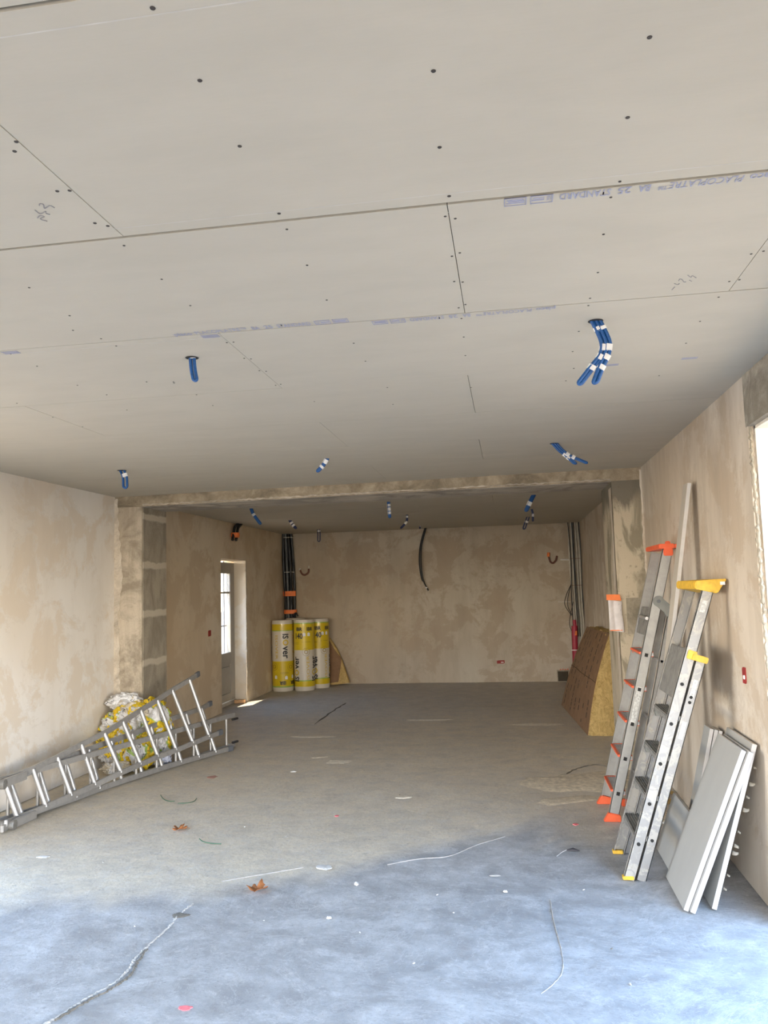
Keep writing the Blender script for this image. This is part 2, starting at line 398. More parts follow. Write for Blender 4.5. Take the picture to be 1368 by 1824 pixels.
# the maker's print on the boards. far side of a joint: read from right to left, heads away from the camera
def print_line(xa, ya, L, far, size):
    e = .0016
    sx = -1 if far else 1; sy = 1 if far else -1
    def fn(x0_): return lambda X, Y: Vector((xa + sx * (x0_ + X), ya + sy * Y, ZC - e))
    segs = [('placo', 0, .105, size), ('PLACOPLATRE\u2122', .125, .30, size), ('BA', .455, .045, size), ('25', .525, .05, size), ('STANDARD', .60, .19, size)]
    for s_, a, wd, sz in segs:
        text_obj('printed_text', s_, sz, fn(a * L), M['ink'], parent=ceil, width=wd * L, bold=(0 if '\u2122' in s_ else .0006))
    def frame(a, b, h):
        mb = MB(); t = .0022
        for (u0, u1, v0, v1) in ((a, b, -.002, -.002 + t), (a, b, h - t, h), (a, a + t, 0, h), (b - t, b, 0, h)):
            xs = sorted((xa + sx * u0, xa + sx * u1)); ys = sorted((ya + sy * v0, ya + sy * v1))
            mb.box(xs[0], xs[1], ys[0], ys[1], ZC - e - .0005, ZC + .001)
        return mb.make('printed_frame', M['ink'], parent=ceil)
    frame(.815 * L, .90 * L, size * .8); frame(.915 * L, 1.0 * L, size * .8)
    for (ua, ub, vv) in ((.922, .992, .60), (.922, .985, .38), (.926, .99, .18), (.848, .895, .5), (.848, .890, .25)):
        xs = sorted((xa + sx * ua * L, xa + sx * ub * L)); ys = sorted((ya + sy * size * .8 * vv, ya + sy * size * .8 * (vv + .12)))
        MB().box(xs[0], xs[1], ys[0], ys[1], ZC - e, ZC + .001).make('printed_bar', M['ink'], parent=ceil)
    text_obj('printed_text', 'NF', size * .8, fn(.82 * L), M['ink'], parent=ceil, width=.02 * L)
a = at(1384, 318, z=ZC); b = at(898, 366, z=ZC); print_line(a.x, 2.024 + .008, a.x - b.x, True, .05)
a = at(990, 548, z=ZC); b = at(665, 578, z=ZC); print_line(a.x, 2.885 + .008, a.x - b.x, True, .05)
a = at(312, 598, z=ZC); b = at(622, 573, z=ZC); print_line(a.x, 2.885 - .008, b.x - a.x, False, .05)
for (u, v) in ((1088, 650), (1228, 638), (375, 599), (20, 628)):
    p = at(u, v, z=ZC)
    for k in range(3):
        MB().box(p.x - .035, p.x + .035, p.y - .016 + k * .012, p.y - .011 + k * .012, ZC - .0015, ZC).make('printed_bar', M['ink'], parent=ceil)
# pencil marks on the ceiling
def stroke(pts, name='pencil_mark'):
    P = smooth_path([at(u, v, z=ZC - .001) for u, v in pts], 4); MB().tube(P, .0016, 5).make(name, M['pencil'], parent=ceil)
for s_ in ([(70, 366), (71, 363), (77, 364), (79, 371), (84, 369), (89, 366), (97, 370)], [(62, 374), (72, 381), (81, 376), (82, 380), (89, 382)], [(67, 388), (71, 384), (79, 386), (72, 390), (84, 394)]):
    stroke(s_)
for s_ in ([(1197, 516), (1202, 511)], [(1201, 505), (1207, 507), (1210, 505), (1209, 506)], [(1209, 500), (1211, 497), (1215, 498), (1218, 502), (1222, 502)], [(1225, 490), (1231, 494), (1233, 491), (1240, 495)], [(1228, 499), (1232, 501)]):
    stroke(s_)

# walls -----------------------------------------------------------
def wall_box(name, mat, *b, **k):
    mb = MB(); [mb.box(*q) for q in b]; return S(mb.make(name, mat, **k))
a, b = XL - TW, XL
H2 = ZC + .05
wl = wall_box('wall_left', M['wall_left'], (a, b, Y0 - TW, LO[0], 0, H2), (a, b, LO[1], 7.60, 0, H2), (a, b, *LO, HEAD, H2))
wall_box('wall_left_rear', M['wall_door'], (a, b, 7.60, DY[0], 0, H2), (a, b, DY[1], YB + .3, 0, H2), (a, b, *DY, DZ, H2))
a, b = XR, XR + TW
wr = wall_box('wall_right', M['wall_right'], (a, b, Y0 - TW, RO[0], 0, H2), (a, b, RO[1] + .0, YB + .3, 0, H2))
wall_box('wall_back', M['wall_back'], (XL, XR, YB, YB + .3, 0, H2))
wall_box('wall_front', M['wall_left'], (XL, FO[0], Y0 - TW, Y0, 0, H2), (FO[1], XR, Y0 - TW, Y0, 0, H2), (*FO, Y0 - TW, Y0, HEADF, H2))
# concrete lintel over the right opening, a touch proud of the plaster with a ragged far end
wall_box('trim_3', M['conc_lintel'], (XR - .004, XR + TW, RO[0] - .3, RO[1] + .02, HEAD, H2), label='raw concrete lintel over the opening on the right')
# roof slab that keeps the sky out
wall_box('trim_4', M['conc_lintel'], (XL - TW, XR + TW, Y0 - TW, YB + .3, ZC + .10, ZC + .3), label='roof slab over the room')
# bright smooth lining of the right jamb
def ragged_sheet(name, mat, fn, nu, nv, parent=None, **t):
    mb = MB()
    for j in range(nv + 1):
        for i in range(nu + 1): mb.v.append(Vector(fn(i / nu, j / nv)))
    for j in range(nv):
        for i in range(nu):
            q = j * (nu + 1) + i; mb.f.append([q, q + 1, q + nu + 2, q + nu + 1])
    return mb.make(name, mat, parent=parent, smooth=True, **t)
wall_box('trim_5', M['reveal'], (XR + .03, XR + TW + .01, RO[1] - .018, RO[1], 0, HEAD), label='pale plastered jamb of the right opening')
wall_box('trim_6', M['reveal'], (XR + .03, XR + TW + .01, RO[0], RO[1], HEAD - .015, HEAD), label='pale plastered head of the right opening')
# crumbly mortar arris along the jamb edge
def crumbs(name, p0, p1, rad, n, mat, parent=None, seed=1, **t):
    rnd = random.Random(seed); P = []; R = []
    for i in range(n + 1):
        f = i / n; p = Vector(p0).lerp(Vector(p1), f)
        P.append(p + Vector((rnd.uniform(-1, 1), rnd.uniform(-1, 1), 0)) * rad * .45); R.append(rad * rnd.uniform(.45, 1.25))
    return MB().tube(P, R, 7).make(name, mat, parent=parent, smooth=True, **t)
S(crumbs('trim_7', (XR + .012, RO[1] - .004, 0), (XR + .012, RO[1] - .004, ZC), .011, 190, M['conc_dark'], seed=3, label='crumbly mortar arris of the right opening'))

# beam between the two halves of the room, slightly skewed
YL_, YR_ = 7.585, 7.325; ZB = 2.556; BD = .585
def skew_prism(xa, xb, d0, d1, z0, z1):
    f = lambda X: YL_ + (YR_ - YL_) * (X - XL) / (XR - XL)
    return [(xa, f(xa) + d0, z0), (xb, f(xb) + d0, z0), (xb, f(xb) + d1, z0), (xa, f(xa) + d1, z0)], [(xa, f(xa) + d0, z1), (xb, f(xb) + d0, z1), (xb, f(xb) + d1, z1), (xa, f(xa) + d1, z1)]
mb = MB(); mb.hexa(*skew_prism(XL, XR, 0, BD, ZB, H2)); beam = S(mb.make('trim_8', M['conc_beam'], label='raw concrete beam across the ceiling'))
S(MB().hexa(*skew_prism(-3.70, .95, .004, BD - .002, ZB - .004, ZB)).make('beam_soffit', M['conc_soffit'], parent=beam))
f_ = lambda X: YL_ + (YR_ - YL_) * (X - XL) / (XR - XL)
# lumpy mortar line under the beam face
mb = MB(); P = []; R = []; rnd = random.Random(5)
for i in range(161):
    X = -3.68 + 4.62 * i / 160; P.append((X, f_(X) + .003, ZB + .014 + rnd.uniform(-.004, .006))); R.append(.009 * rnd.uniform(.4, 1.3))
MB().tube(P, R, 6, up=(0, 0, 1)).make('mortar_line', M['mortar'], parent=beam, smooth=True, kind='structure')
# left pillar
pl = MB().hexa([(XL, YL_, 0), (-3.702, YL_ + .01, 0), (-3.702, 8.165, 0), (XL, 8.165, 0)], [(XL, YL_, ZB), (-3.702, YL_ + .01, ZB), (-3.702, 8.165, ZB), (XL, 8.165, ZB)])
pl = S(pl.make('trim_9', M['conc_pillar'], label='raw concrete pillar at the left wall'))
S(MB().box(-3.704, -3.696, YL_ + .03, 8.165, 0, ZB).make('block_side', M['blocks'], parent=pl, label='grey block side with pale mortar bands'))
# plaster spilling from the left wall onto the pillar
rnd = random.Random(9)
def spill(fx, w0, zmin, zmax, y, sgn, seed, off=.012):
    def fn(i, j):
        z = zmin + (zmax - zmin) * j; wv = w0 * (.55 + .45 * noise.noise(Vector((seed, 0, z * 2.3))) + .22 * noise.noise(Vector((seed, 2, z * 14))))
        X = fx + sgn * wv * i; t = off * (1 - i ** 3) * (1 + .4 * noise.noise(Vector((i * 6, seed, z * 20))))
        return (X, y - t + .001 if i < 1 else y + .002, z)
    return fn
ragged_sheet('plaster_spill', M['mortar'], spill(XL, .10, 0, ZB + .09, YL_ + .0, 1, 1.3, .012), 8, 160, parent=pl)
# right pillar
pr = MB().hexa([(.95, YR_ + .02, 0), (XR, YR_, 0), (XR, 8.12, 0), (.95, 8.12, 0)], [(.95, YR_ + .02, ZB), (XR, YR_, ZB), (XR, 8.12, ZB), (.95, 8.12, ZB)])
# dirty concrete with smears of plaster: patches with a wandering outline
m = NT('pillar_smeared'); x = m.xyz(); nA = m.noise(3.2, 6, .65, 1.0, m.map((1, 1, .45), (3, 0, 2))); nB = m.noise(22, 5, .7)
c = m.mix(m.ramp(nA, [(.42, 0.0), (.52, 1.0)]), (.27, .24, .18), (.50, .44, .34))
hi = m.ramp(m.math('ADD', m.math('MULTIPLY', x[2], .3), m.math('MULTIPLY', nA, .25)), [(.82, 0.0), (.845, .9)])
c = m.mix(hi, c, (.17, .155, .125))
c = m.mix(m.ramp(nB, [(.60, 0.0), (.68, .6)]), c, (.18, .15, .11))
lo = m.math('ADD', x[2], m.math('MULTIPLY', nA, .12)); sq = m.math('MULTIPLY', m.ramp(lo, [(.0, 0.0), (.99, 0.0), (1.0, 1.0)]), 0.0)
m.bump(m.math('ADD', nA, nB), .5, .01); M['pillar_r'] = m.fin(c, .92, spec=.2)
pr = S(pr.make('trim_10', M['pillar_r'], label='dirty concrete pillar at the right wall'))
ragged_sheet('plaster_spill', M['wall_right'], spill(XR, .045, 0, ZB + .09, YR_ + .0, -1, 5.3, .006), 8, 160, parent=pr)
def side_fn(i, j):
    z = .0 + 2.50 * j; wv = .34 * (.6 + .4 * noise.noise(Vector((3, 1, z * 1.7))))
    return (.9445 + .006 * (i > .99), YR_ + .02 + wv * i, z)
ragged_sheet('plaster_smear', M['wall_right'], side_fn, 4, 60, parent=pr)
S(MB().box(1.02, 1.19, YR_ + .004, YR_ + .02, 1.18, 1.50).make('patched_mortar', M['conc_dark'], parent=pr, label='darker square patch of mortar'))

# back left door ----------------------------------------------------
XD = -4.18
mf = plain('door_grey_paint', (.36, .34, .30), .45, var=.05)
door = MB().box(XD - .055, XD, 10.62, 10.70, .05, DZ - .03).box(XD - .055, XD, 11.60, 11.675, .05, DZ - .03).box(XD - .055, XD, 10.70, 11.60, DZ - .09, DZ - .03)
door = S(door.make('door_1', mf, bevel=.004, label='narrow grey glazed door in the left wall'))
gy0, gy1, gz0, gz1 = 10.84, 11.455, .765, 1.935
lf = MB(); X0, X1 = XD - .045, XD + .012
lf.box(X0, X1, 10.70, gy0, .06, DZ - .09).box(X0, X1, gy1, 11.60, .06, DZ - .09).box(X0, X1, gy0, gy1, gz1, DZ - .09).box(X0, X1, gy0, gy1, .60, gz0).box(X0, X1, gy0, gy1, .06, .17)
S(lf.make('door_leaf', mf, parent=door, bevel=.003))
S(MB().box(X0 + .012, X1 - .014, gy0 - .01, gy1 + .01, .16, .61).make('bottom_panel', mf, parent=door))
S(MB().box(X0 + .006, X1 + .004, gy0 + .05, gy1 - .05, .21, .56).box(X0 + .006, X1 + .004, gy0 + .05, gy1 - .05, .21, .215).make('panel_field', mf, parent=door, bevel=.012))
S(MB().box(X0 + .01, X1 - .01, gy0, gy1, 1.635, 1.665).make('glazing_bar', mf, parent=door))
g = NT('door_glass'); tr = g.n('ShaderNodeBsdfTransparent'); gl = g.n('ShaderNodeBsdfGlossy'); gl.inputs['Roughness'].default_value = .02
mx = g.n('ShaderNodeMixShader'); mx.inputs[0].default_value = .10
g.l(tr.outputs[0], mx.inputs[1]); g.l(gl.outputs[0], mx.inputs[2]); g.l(mx.outputs[0], g.N['Material Output'].inputs[0])
S(MB().box(XD - .02, XD - .014, gy0 + .001, gy1 - .001, gz0, gz1).make('glass_pane', g.m, parent=door))
hd = MB().obox((X1 + .006, 10.765, 1.0), (1, 0, 0), (0, 1, 0), (0, 0, 1), .012, .035, .20)
hd.tube(smooth_path([(X1 + .01, 10.765, 1.04), (X1 + .05, 10.765, 1.04), (X1 + .06, 10.80, 1.042), (X1 + .06, 10.89, 1.035)], 4), .009, 8)
S(hd.make('door_handle', M['dark_cap'], parent=door, smooth=True))
S(MB().tube([(X1 + .012, 10.775, .94), (X1 + .05, 10.775, .94)], .006, 6).obox((X1 + .06, 10.775, .92), (1, 0, 0), (0, 1, 0), (0, 0, 1), .006, .03, .06).make('door_key', M['dark_cap'], parent=door))
S(MB().box(XL - TW, XD + .02, DY[0], DY[1], .0, .05).make('door_sill', plain('door_sill_metal', (.5, .48, .44), .5), parent=door))
mb = MB()
for yb in (10.98, 11.12, 11.26, 11.40, 11.54): mb.tube([(XD - .12, yb, .02), (XD - .12, yb, DZ)], .011, 8)
mb.box(XD - .135, XD - .105, 10.63, 11.67, 1.14, 1.16)
S(mb.make('security_bars', M['dark_cap'], parent=door, label='vertical iron bars outside the glass'))
S(crumbs('jamb_arris', (XL - .004, DY[1] + .004, 0), (XL - .004, DY[1] + .004, DZ), .012, 70, M['mortar'], parent=door, seed=8))
S(MB().box(XL - .19, XL - .001, DY[1] - .012, DY[1], 0, DZ).make('jamb_lining', M['reveal'], parent=door))

# crack lines and spills on the floor
def ribbon(pts, wd, name, mat, h=.004, seed=1, parent=floor, n=6, **t):
    P = smooth_path(pts, n); rnd = random.Random(seed); mb = MB(); k = len(P)
    for i, p in enumerate(P):
        d = (P[min(i + 1, k - 1)] - P[max(i - 1, 0)]).normalized(); a = Vector((-d.y, d.x, 0))
        ww = wd * rnd.uniform(.3, 1.3) * (1 if 0 < i < k - 1 else .1); s_ = a * rnd.uniform(-1, 1) * wd * .6
        mb.v += [p + s_ - a * ww + Vector((0, 0, -.004)), p + s_ - a * ww * .3 + Vector((0, 0, h * rnd.uniform(.5, 1.2))), p + s_ + a * ww * .4 + Vector((0, 0, h * rnd.uniform(.4, 1.1))), p + s_ + a * ww + Vector((0, 0, -.004))]
    for i in range(k - 1):
        for j in range(3):
            q = i * 4 + j; mb.f.append([q, q + 1, q + 5, q + 4])
    return mb.make(name, mat, parent=parent, smooth=False, **t)
FL = lambda *uv: [at(u, v, z=0) for u, v in uv]
ribbon(FL((60, 1835), (100, 1812), (150, 1780), (200, 1752), (228, 1728), (243, 1705), (270, 1678), (300, 1652), (318, 1630), (345, 1608)), .008, 'floor_crack', M['crack'], .003, 2, n=16)
ribbon(FL((96, 1817), (153, 1784), (204, 1757), (234, 1733), (246, 1712), (262, 1690)), .009, 'floor_crack', M['crack_dark'], .0025, 4, n=16)
ribbon(FL((964, 1770), (990, 1748), (1003, 1725), (1000, 1690), (992, 1660), (985, 1630), (980, 1600)), .0022, 'floor_crack', M['crack_soft'], .0015, 5, n=9)
ribbon(FL((395, 1570), (440, 1562), (500, 1552), (540, 1545)), .0015, 'floor_crack', M['crack_soft'], .003, 6, n=9)
ribbon(FL((690, 1540), (745, 1530), (800, 1525), (850, 1505), (900, 1490)), .0015, 'floor_crack', M['crack_soft'], .003, 7, n=9)
ribbon(FL((1095, 1370), (1060, 1362), (1020, 1372), (990, 1392), (950, 1398)), .014, 'floor_crack', M['crack_dark'], .004, 8, n=9)
ribbon(FL((560, 1290), (590, 1268), (615, 1252)), .02, 'floor_crack', M['crack_dark'], .003, 9, n=6)
def puddle(cx_, cy_, rx, ry, name, mat, h, seed, rot=0, parent=floor, **t):
    mb = MB(); na, nr = 40, 5; rnd = random.Random(seed)
    mb.v.append(Vector((cx_, cy_, h)))
    for r in range(1, nr + 1):
        for k in range(na):
            th = 2 * math.pi * k / na; w_ = 1 + .38 * noise.noise(Vector((math.cos(th) * 1.6 + seed, math.sin(th) * 1.6, seed))) + .2 * noise.noise(Vector((math.cos(th) * 6 + seed, math.sin(th) * 6, seed)))
            f = r / nr; X = math.cos(th) * rx * f * w_; Y = math.sin(th) * ry * f * w_
            X, Y = X * math.cos(rot) - Y * math.sin(rot), X * math.sin(rot) + Y * math.cos(rot)
            z = h * (1 - f ** 2) * (1 + .9 * noise.noise(Vector((X * 25, Y * 25, seed)))) if r < nr else -.006
            mb.v.append(Vector((cx_ + X, cy_ + Y, z)))
    for k in range(na): mb.f.append([0, 1 + k, 1 + (k + 1) % na])
    for r in range(nr - 1):
        for k in range(na):
            q = 1 + r * na; mb.f.append([q + k, q + na + k, q + na + (k + 1) % na, q + (k + 1) % na])
    return mb.make(name, mat, parent=parent, smooth=True, **t)
p = at(330, 1795, z=0); puddle(p.x, p.y, .035, .022, 'paint_spot', M['pink'], .0012, 3)
p = at(600, 1453, z=0); puddle(p.x, p.y, .02, .02, 'paint_spot', M['pink'], .001, 4)
p = at(1025, 1468, z=0); puddle(p.x, p.y, .022, .022, 'paint_spot', M['pink'], .001, 5)
M['pale_scuff'] = plain('pale_scuff', (.78, .72, .60), .95, sc=25, var=.15, bump=.4)
for (u, v, rx, ry, h, sd, mt, rt) in ((1050, 1392, .55, .35, .012, 11, 'dust', .2), (1010, 1425, .30, .10, .005, 12, 'dust', .4), (604, 1357, .16, .10, .002, 13, 'pale_scuff', .1), (570, 1349, .10, .03, .002, 14, 'pale_scuff', .5), (720, 1420, .07, .03, .0015, 15, 'pale_scuff', .3), (960, 1290, .35, .10, .0015, 16, 'pale_scuff', 0), (760, 1282, .30, .05, .0015, 17, 'pale_scuff', 0), (560, 1312, .30, .06, .0012, 18, 'pale_scuff', 0), (320, 1630, .05, .035, .004, 22, 'crack_dark', 0), (1190, 1450, .10, .5, .012, 23, 'dust', 0)):
    p = at(u, v, z=0); puddle(p.x, p.y, rx, ry, 'sand_patch' if mt == 'dust' else 'scuff_mark', M[mt], h, sd, rt)
p = at(378, 1384, z=0); puddle(p.x, p.y, .05, .06, 'paint_spot', plain('brick_dust', (.45, .25, .2), .9), .001, 6)


# ================================================================== THINGS
def perp(d):                               # lean direction in the xz plane -> its normal in the plane
    d = Vector(d).normalized(); return Vector((d.z, 0, -d.x))

def stile(base, top, y_in, dep, th, flip):  # C channel stile seen edge on; dep across the lean, th along y, open side faces the steps
    base, top = Vector(base), Vector(top); d = (top - base).normalized(); n = perp(d)
    s_ = flip; t = .0035; mb = MB()
    # web on the outer side, two flanges pointing inwards
    for (n0, n1, q0, q1) in ((0, dep, 0, t), (0, t, 0, th), (dep - t, dep, 0, th)):
        P = []
        for p in (base, top):
            P.append([p + n * n0 + Vector((0, s_ * q0, 0)), p + n * n1 + Vector((0, s_ * q0, 0)), p + n * n1 + Vector((0, s_ * q1, 0)), p + n * n0 + Vector((0, s_ * q1, 0))])
        mb.hexa(P[0], P[1])
    return mb, d, n

# ---- orange capped platform stepladder, folded, leaning on the right wall
A = thing('step_ladder', 'aluminium stepladder with orange top cap and orange step ends leaning on the right wall', 'ladder', (.60, 6.05, 0))
yn, yf = 5.80, 6.27
db, dt = Vector((.60, 0, .02)), Vector((1.075, 0, 1.865))
DA = (dt - db).normalized(); NA_ = perp(DA)
for y, fl, lab in ((yn, 1, 0), (yf, -1, 0)):
    mb, d, n = stile((db.x, y, db.z), (dt.x, y, dt.z), 0, .068, .028, fl)
    st_ = mb.make('stile', M['alu_white'], parent=A)
    foot = MB(); c = Vector((db.x, y, 0)); ys = sorted((y - .012 * fl, y + .036 * fl))
    foot.hexa([(c.x - .03, ys[0], 0), (c.x + .09, ys[0], 0), (c.x + .09, ys[1], 0), (c.x - .03, ys[1], 0)],
              [(c.x - .002 + .012, ys[0], .062), (c.x + .085, ys[0], .045), (c.x + .085, ys[1], .045), (c.x - .002 + .012, ys[1], .062)])
    foot.make('rubber_foot', M['orange'], parent=st_, bevel=.005)
    for k in range(5):
        if fl == 1:
            q = db + DA * (.175 + .236 * k) / DA.z * 1.0; q = q + NA_ * .034
            MB().obox((q.x, yn - .001, q.z), DA, (0, 1, 0), NA_, .024, .006, .022).make('rung_socket', M['hole'], parent=st_, label='black square rivet hole')
for k in range(5):
    q = db + DA * ((.17 + .236 * k) / DA.z); x0_ = q.x + .004
    tr_ = MB().box(x0_, x0_ + .078, yn + .003, yf - .003, q.z - .012, q.z + .012)
    for r in range(5): tr_.box(x0_ + .006 + r * .015, x0_ + .012 + r * .015, yn + .004, yf - .004, q.z + .012, q.z + .0145)
    tr_ = tr_.make('step', M['alu_rung'], parent=A)
    MB().box(x0_ - .014, x0_ + .006, yn + .034, yf - .034, q.z + .002, q.z + .017).make('step_nosing', M['orange'], parent=tr_, bevel=.002, label='orange step nosing')
    for yy in (yn + .03, yf - .03): MB().box(x0_ + .0, x0_ + .082, yy - .006, yy + .006, q.z - .02, q.z + .016).make('step_end', M['orange'], parent=tr_, label='orange plastic step end')
# folded platform between the stiles
q0, q1 = db + DA * 1.29 + NA_ * .02, db + DA * 1.48 + NA_ * .02
MB().obox(((q0 + q1) / 2).x * Vector((1, 0, 0)) + Vector((0, (yn + yf) / 2, ((q0 + q1) / 2).z)), DA, (0, 1, 0), NA_, .20, .40, .02).make('platform', M['alu_tread'], parent=A, bevel=.003)
MB().tube([(q0.x, yn + .01, q0.z + .12), (q0.x + .02, yf - .01, q0.z + .12)], .012, 8).make('cross_bar', M['alu_rung'], parent=A, smooth=True)
# top cap
cap = MB(); cz = 1.868
cap.box(1.045, 1.15, yn - .035, yf + .05, cz, cz + .034).box(1.145, 1.205, yn - .03, yn + .30, cz + .004, cz + .030)
cap.box(1.10, 1.135, yn + .02, yn + .05, cz + .03, cz + .055).box(1.075, 1.14, yn - .03, yn - .012, cz - .05, cz)
cp = cap.make('top_cap', M['orange'], parent=A, bevel=.006)
MB().box(1.1755, 1.2055, yn - .032, yn + .02, cz + .006, cz + .028).make('cap_pad', M['red_box'], parent=cp)
# rear frame folded in
rb, rt = Vector((.765, 0, .02)), Vector((1.115, 0, 1.47)); DR = (rt - rb).normalized(); NR = perp(DR)
for y, fl in ((5.90, 1), (6.20, -1)):
    mb, d, n = stile((rb.x, y, rb.z), (rt.x, y, rt.z), 0, .045, .022, fl)
    s_ = mb.make('rear_stile', M['alu_white'], parent=A)
    MB().box(rb.x - .02, rb.x + .055, y - .02, y + .02, 0, .05).make('rubber_foot', M['orange'], parent=s_, bevel=.005)
for k in range(3):
    q = rb + DR * (.25 + .42 * k) + NR * .02
    MB().tube([(q.x, 5.90, q.z), (q.x, 6.20, q.z)], .010, 8).make('rear_brace', M['alu_rung'], parent=A, smooth=True)
# hinge plates
hp = MB(); c = db + DA * 1.50
for (ox, oz, r) in ((.05, .03, .038), (.125, -.045, .042)):
    P = [(c.x + ox + r * math.cos(t), c.z + oz + r * math.sin(t)) for t in [2 * math.pi * k / 20 for k in range(20)]]
    o_ = len(hp.v); hp.v += [Vector((x_, yn - .014, z_)) for x_, z_ in P] + [Vector((x_, yn - .002, z_)) for x_, z_ in P]
    hp.f += [[o_ + k for k in range(20)][::-1], [o_ + 20 + k for k in range(20)]] + [[o_ + k, o_ + (k + 1) % 20, o_ + 20 + (k + 1) % 20, o_ + 20 + k] for k in range(20)]
hp.obox((c.x + .088, yn - .008, c.z - .008), (.72, 0, -.69), (0, 1, 0), (.69, 0, .72), .10, .0118, .068)
hg = hp.make('hinge_plate', M['grey_plastic'], parent=A)
for (ox, oz) in ((.05, .03), (.125, -.045)):
    MB().tube([(c.x + ox, yn - .02, c.z + oz), (c.x + ox, yn - .012, c.z + oz)], .013, 12).make('rivet', M['dark_cap'], parent=hg)
# printed strip on the near stile
mm = db + DA * .80 + NA_ * .034
MB().obox((mm.x, yn - .0012, mm.z), DA, (0, 1, 0), NA_, .26, .001, .036).make('safety_sticker', M['sticker'], parent=A)

# ---- yellow capped, paint-spattered stepladder in front of it
B = thing('step_ladder', 'paint-spattered aluminium stepladder with yellow top cap leaning on the right wall', 'ladder', (.56, 4.95, 0))
yn, yf = 4.70, 5.16
db, dt = Vector((.555, 0, .012)), Vector((1.075, 0, 1.60)); DB = (dt - db).normalized(); NB = perp(DB)
for y, fl in ((yn, 1), (yf, -1)):
    mb, d, n = stile((db.x, y, db.z), (dt.x, y, dt.z), 0, .060, .03, fl)
    s_ = mb.make('stile', M['alu_spat'], parent=A if False else B)
    MB().box(db.x - .006, db.x + .055, *sorted((y - .004 * fl, y + .034 * fl)), 0, .02).make('stile_foot', M['yellow_plastic'], parent=s_, bevel=.003)
    # rear section stile, folded flat behind, shorter
    r0 = db + NB * .066 + DB * .012; r1 = r0 + DB * 1.255
    mb, d, n = stile((r0.x, y, max(.004, r0.z - .02)), (r1.x, y, r1.z), 0, .052, .026, fl)
    r_ = mb.make('rear_stile', M['alu_spat'], parent=B)
    if fl == 1:
        for dd in (.23, 1.02, 1.05):
            q = r0 + DB * dd + NB * .026; MB().tube([(q.x, y - .003, q.z), (q.x, y + .001, q.z)], .009, 12).make('bolt_hole', M['hole'], parent=r_)
        for dd in (.86, 1.10):
            q = r0 + DB * dd + NB * .028
            MB().obox((q.x, y - .001, q.z), DB, (0, 1, 0), NB, .10, .0015, .024).make('worn_label', M['sticker'], parent=r_)
        for k in range(5):
            q = db + DB * ((.19 + .218 * k) / DB.z) + NB * .028
            MB().tube([(q.x, y - .004, q.z), (q.x, y + .001, q.z)], .010, 12).make('bolt_hole', M['hole'], parent=s_)
        q = db + DB * 1.57 + NB * .03; MB().obox((q.x, y - .001, q.z), DB, (0, 1, 0), NB, .07, .0015, .028).make('worn_label', M['sticker'], parent=s_)
        cpl = MB().obox((r1.x + .02, y + .005, r1.z + .01), NB, (0, 1, 0), DB, .085, .06, .035).obox((r1.x - .02, y - .006, r1.z + .03), NB, (0, 1, 0), DB, .05, .012, .05)
        cpl.make('rear_cap', M['yellow_plastic'], parent=r_, bevel=.004, label='small yellow plastic cap')
for k in range(4):
    q = db + DB * ((.215 + .218 * k) / DB.z); x0_ = q.x + .002
    tr_ = MB().hexa([(x0_, yn + .003, q.z - .022), (x0_ + .085, yn + .003, q.z - .018), (x0_ + .085, yf - .003, q.z - .018), (x0_, yf - .003, q.z - .022)],
                    [(x0_, yn + .003, q.z + .004), (x0_ + .085, yn + .003, q.z + .008), (x0_ + .085, yf - .003, q.z + .008), (x0_, yf - .003, q.z + .004)])
    for r in range(6): tr_.box(x0_ + .004 + r * .014, x0_ + .010 + r * .014, yn + .004, yf - .004, q.z + .004, q.z + .0105)
    tr_ = tr_.make('step', M['alu_tread'], parent=B)
    MB().hexa([(x0_ + .01, yf - .03, q.z - .06), (x0_ + .03, yf - .03, q.z - .06), (x0_ + .03, yf - .004, q.z - .06), (x0_ + .01, yf - .004, q.z - .06)],
              [(x0_ + .0, yf - .03, q.z - .022), (x0_ + .08, yf - .03, q.z - .02), (x0_ + .08, yf - .004, q.z - .02), (x0_ + .0, yf - .004, q.z - .022)]).make('step_bracket', M['grey_plastic'], parent=tr_)
# upper platform folded up between the stiles
q0, q1 = db + DB * 1.03 + NB * .010, db + DB * 1.31 + NB * .018; cc = (q0 + q1) / 2
MB().obox((cc.x, (yn + yf) / 2, cc.z), DB, (0, 1, 0), NB, .29, .395, .022).make('platform', M['alu_tread'], parent=B, bevel=.004)
for y in (5.05, 4.80): 
    a_, b_ = db + DB * .30 + NB * .09, db + DB * 1.2 + NB * .09
q = db + DB * 1.2 + NB * .095
MB().tube([(q.x, yn + .01, q.z), (q.x, yf - .01, q.z)], .011, 8).make('rear_brace', M['alu_rung'], parent=B, smooth=True)
q = db + DB * .35 + NB * .095
MB().tube([(q.x, yn + .01, q.z), (q.x, yf - .01, q.z)], .011, 8).make('rear_brace', M['alu_rung'], parent=B, smooth=True)
cz = 1.595
cap = MB().hexa([(1.03, yn - .012, cz), (1.15, yn - .012, cz - .03), (1.15, yf + .04, cz - .03), (1.03, yf + .04, cz)],
                [(1.035, yn - .018, cz + .045), (1.205, yn - .018, cz + .052), (1.205, yf + .045, cz + .052), (1.035, yf + .045, cz + .045)])
cp = cap.make('top_cap', M['yellow_plastic'], parent=B, bevel=.006)
MB().box(1.165, 1.19, yn - .021, yn - .017, cz + .018, cz + .036).make('cap_stud', M['tape_white'], parent=cp)

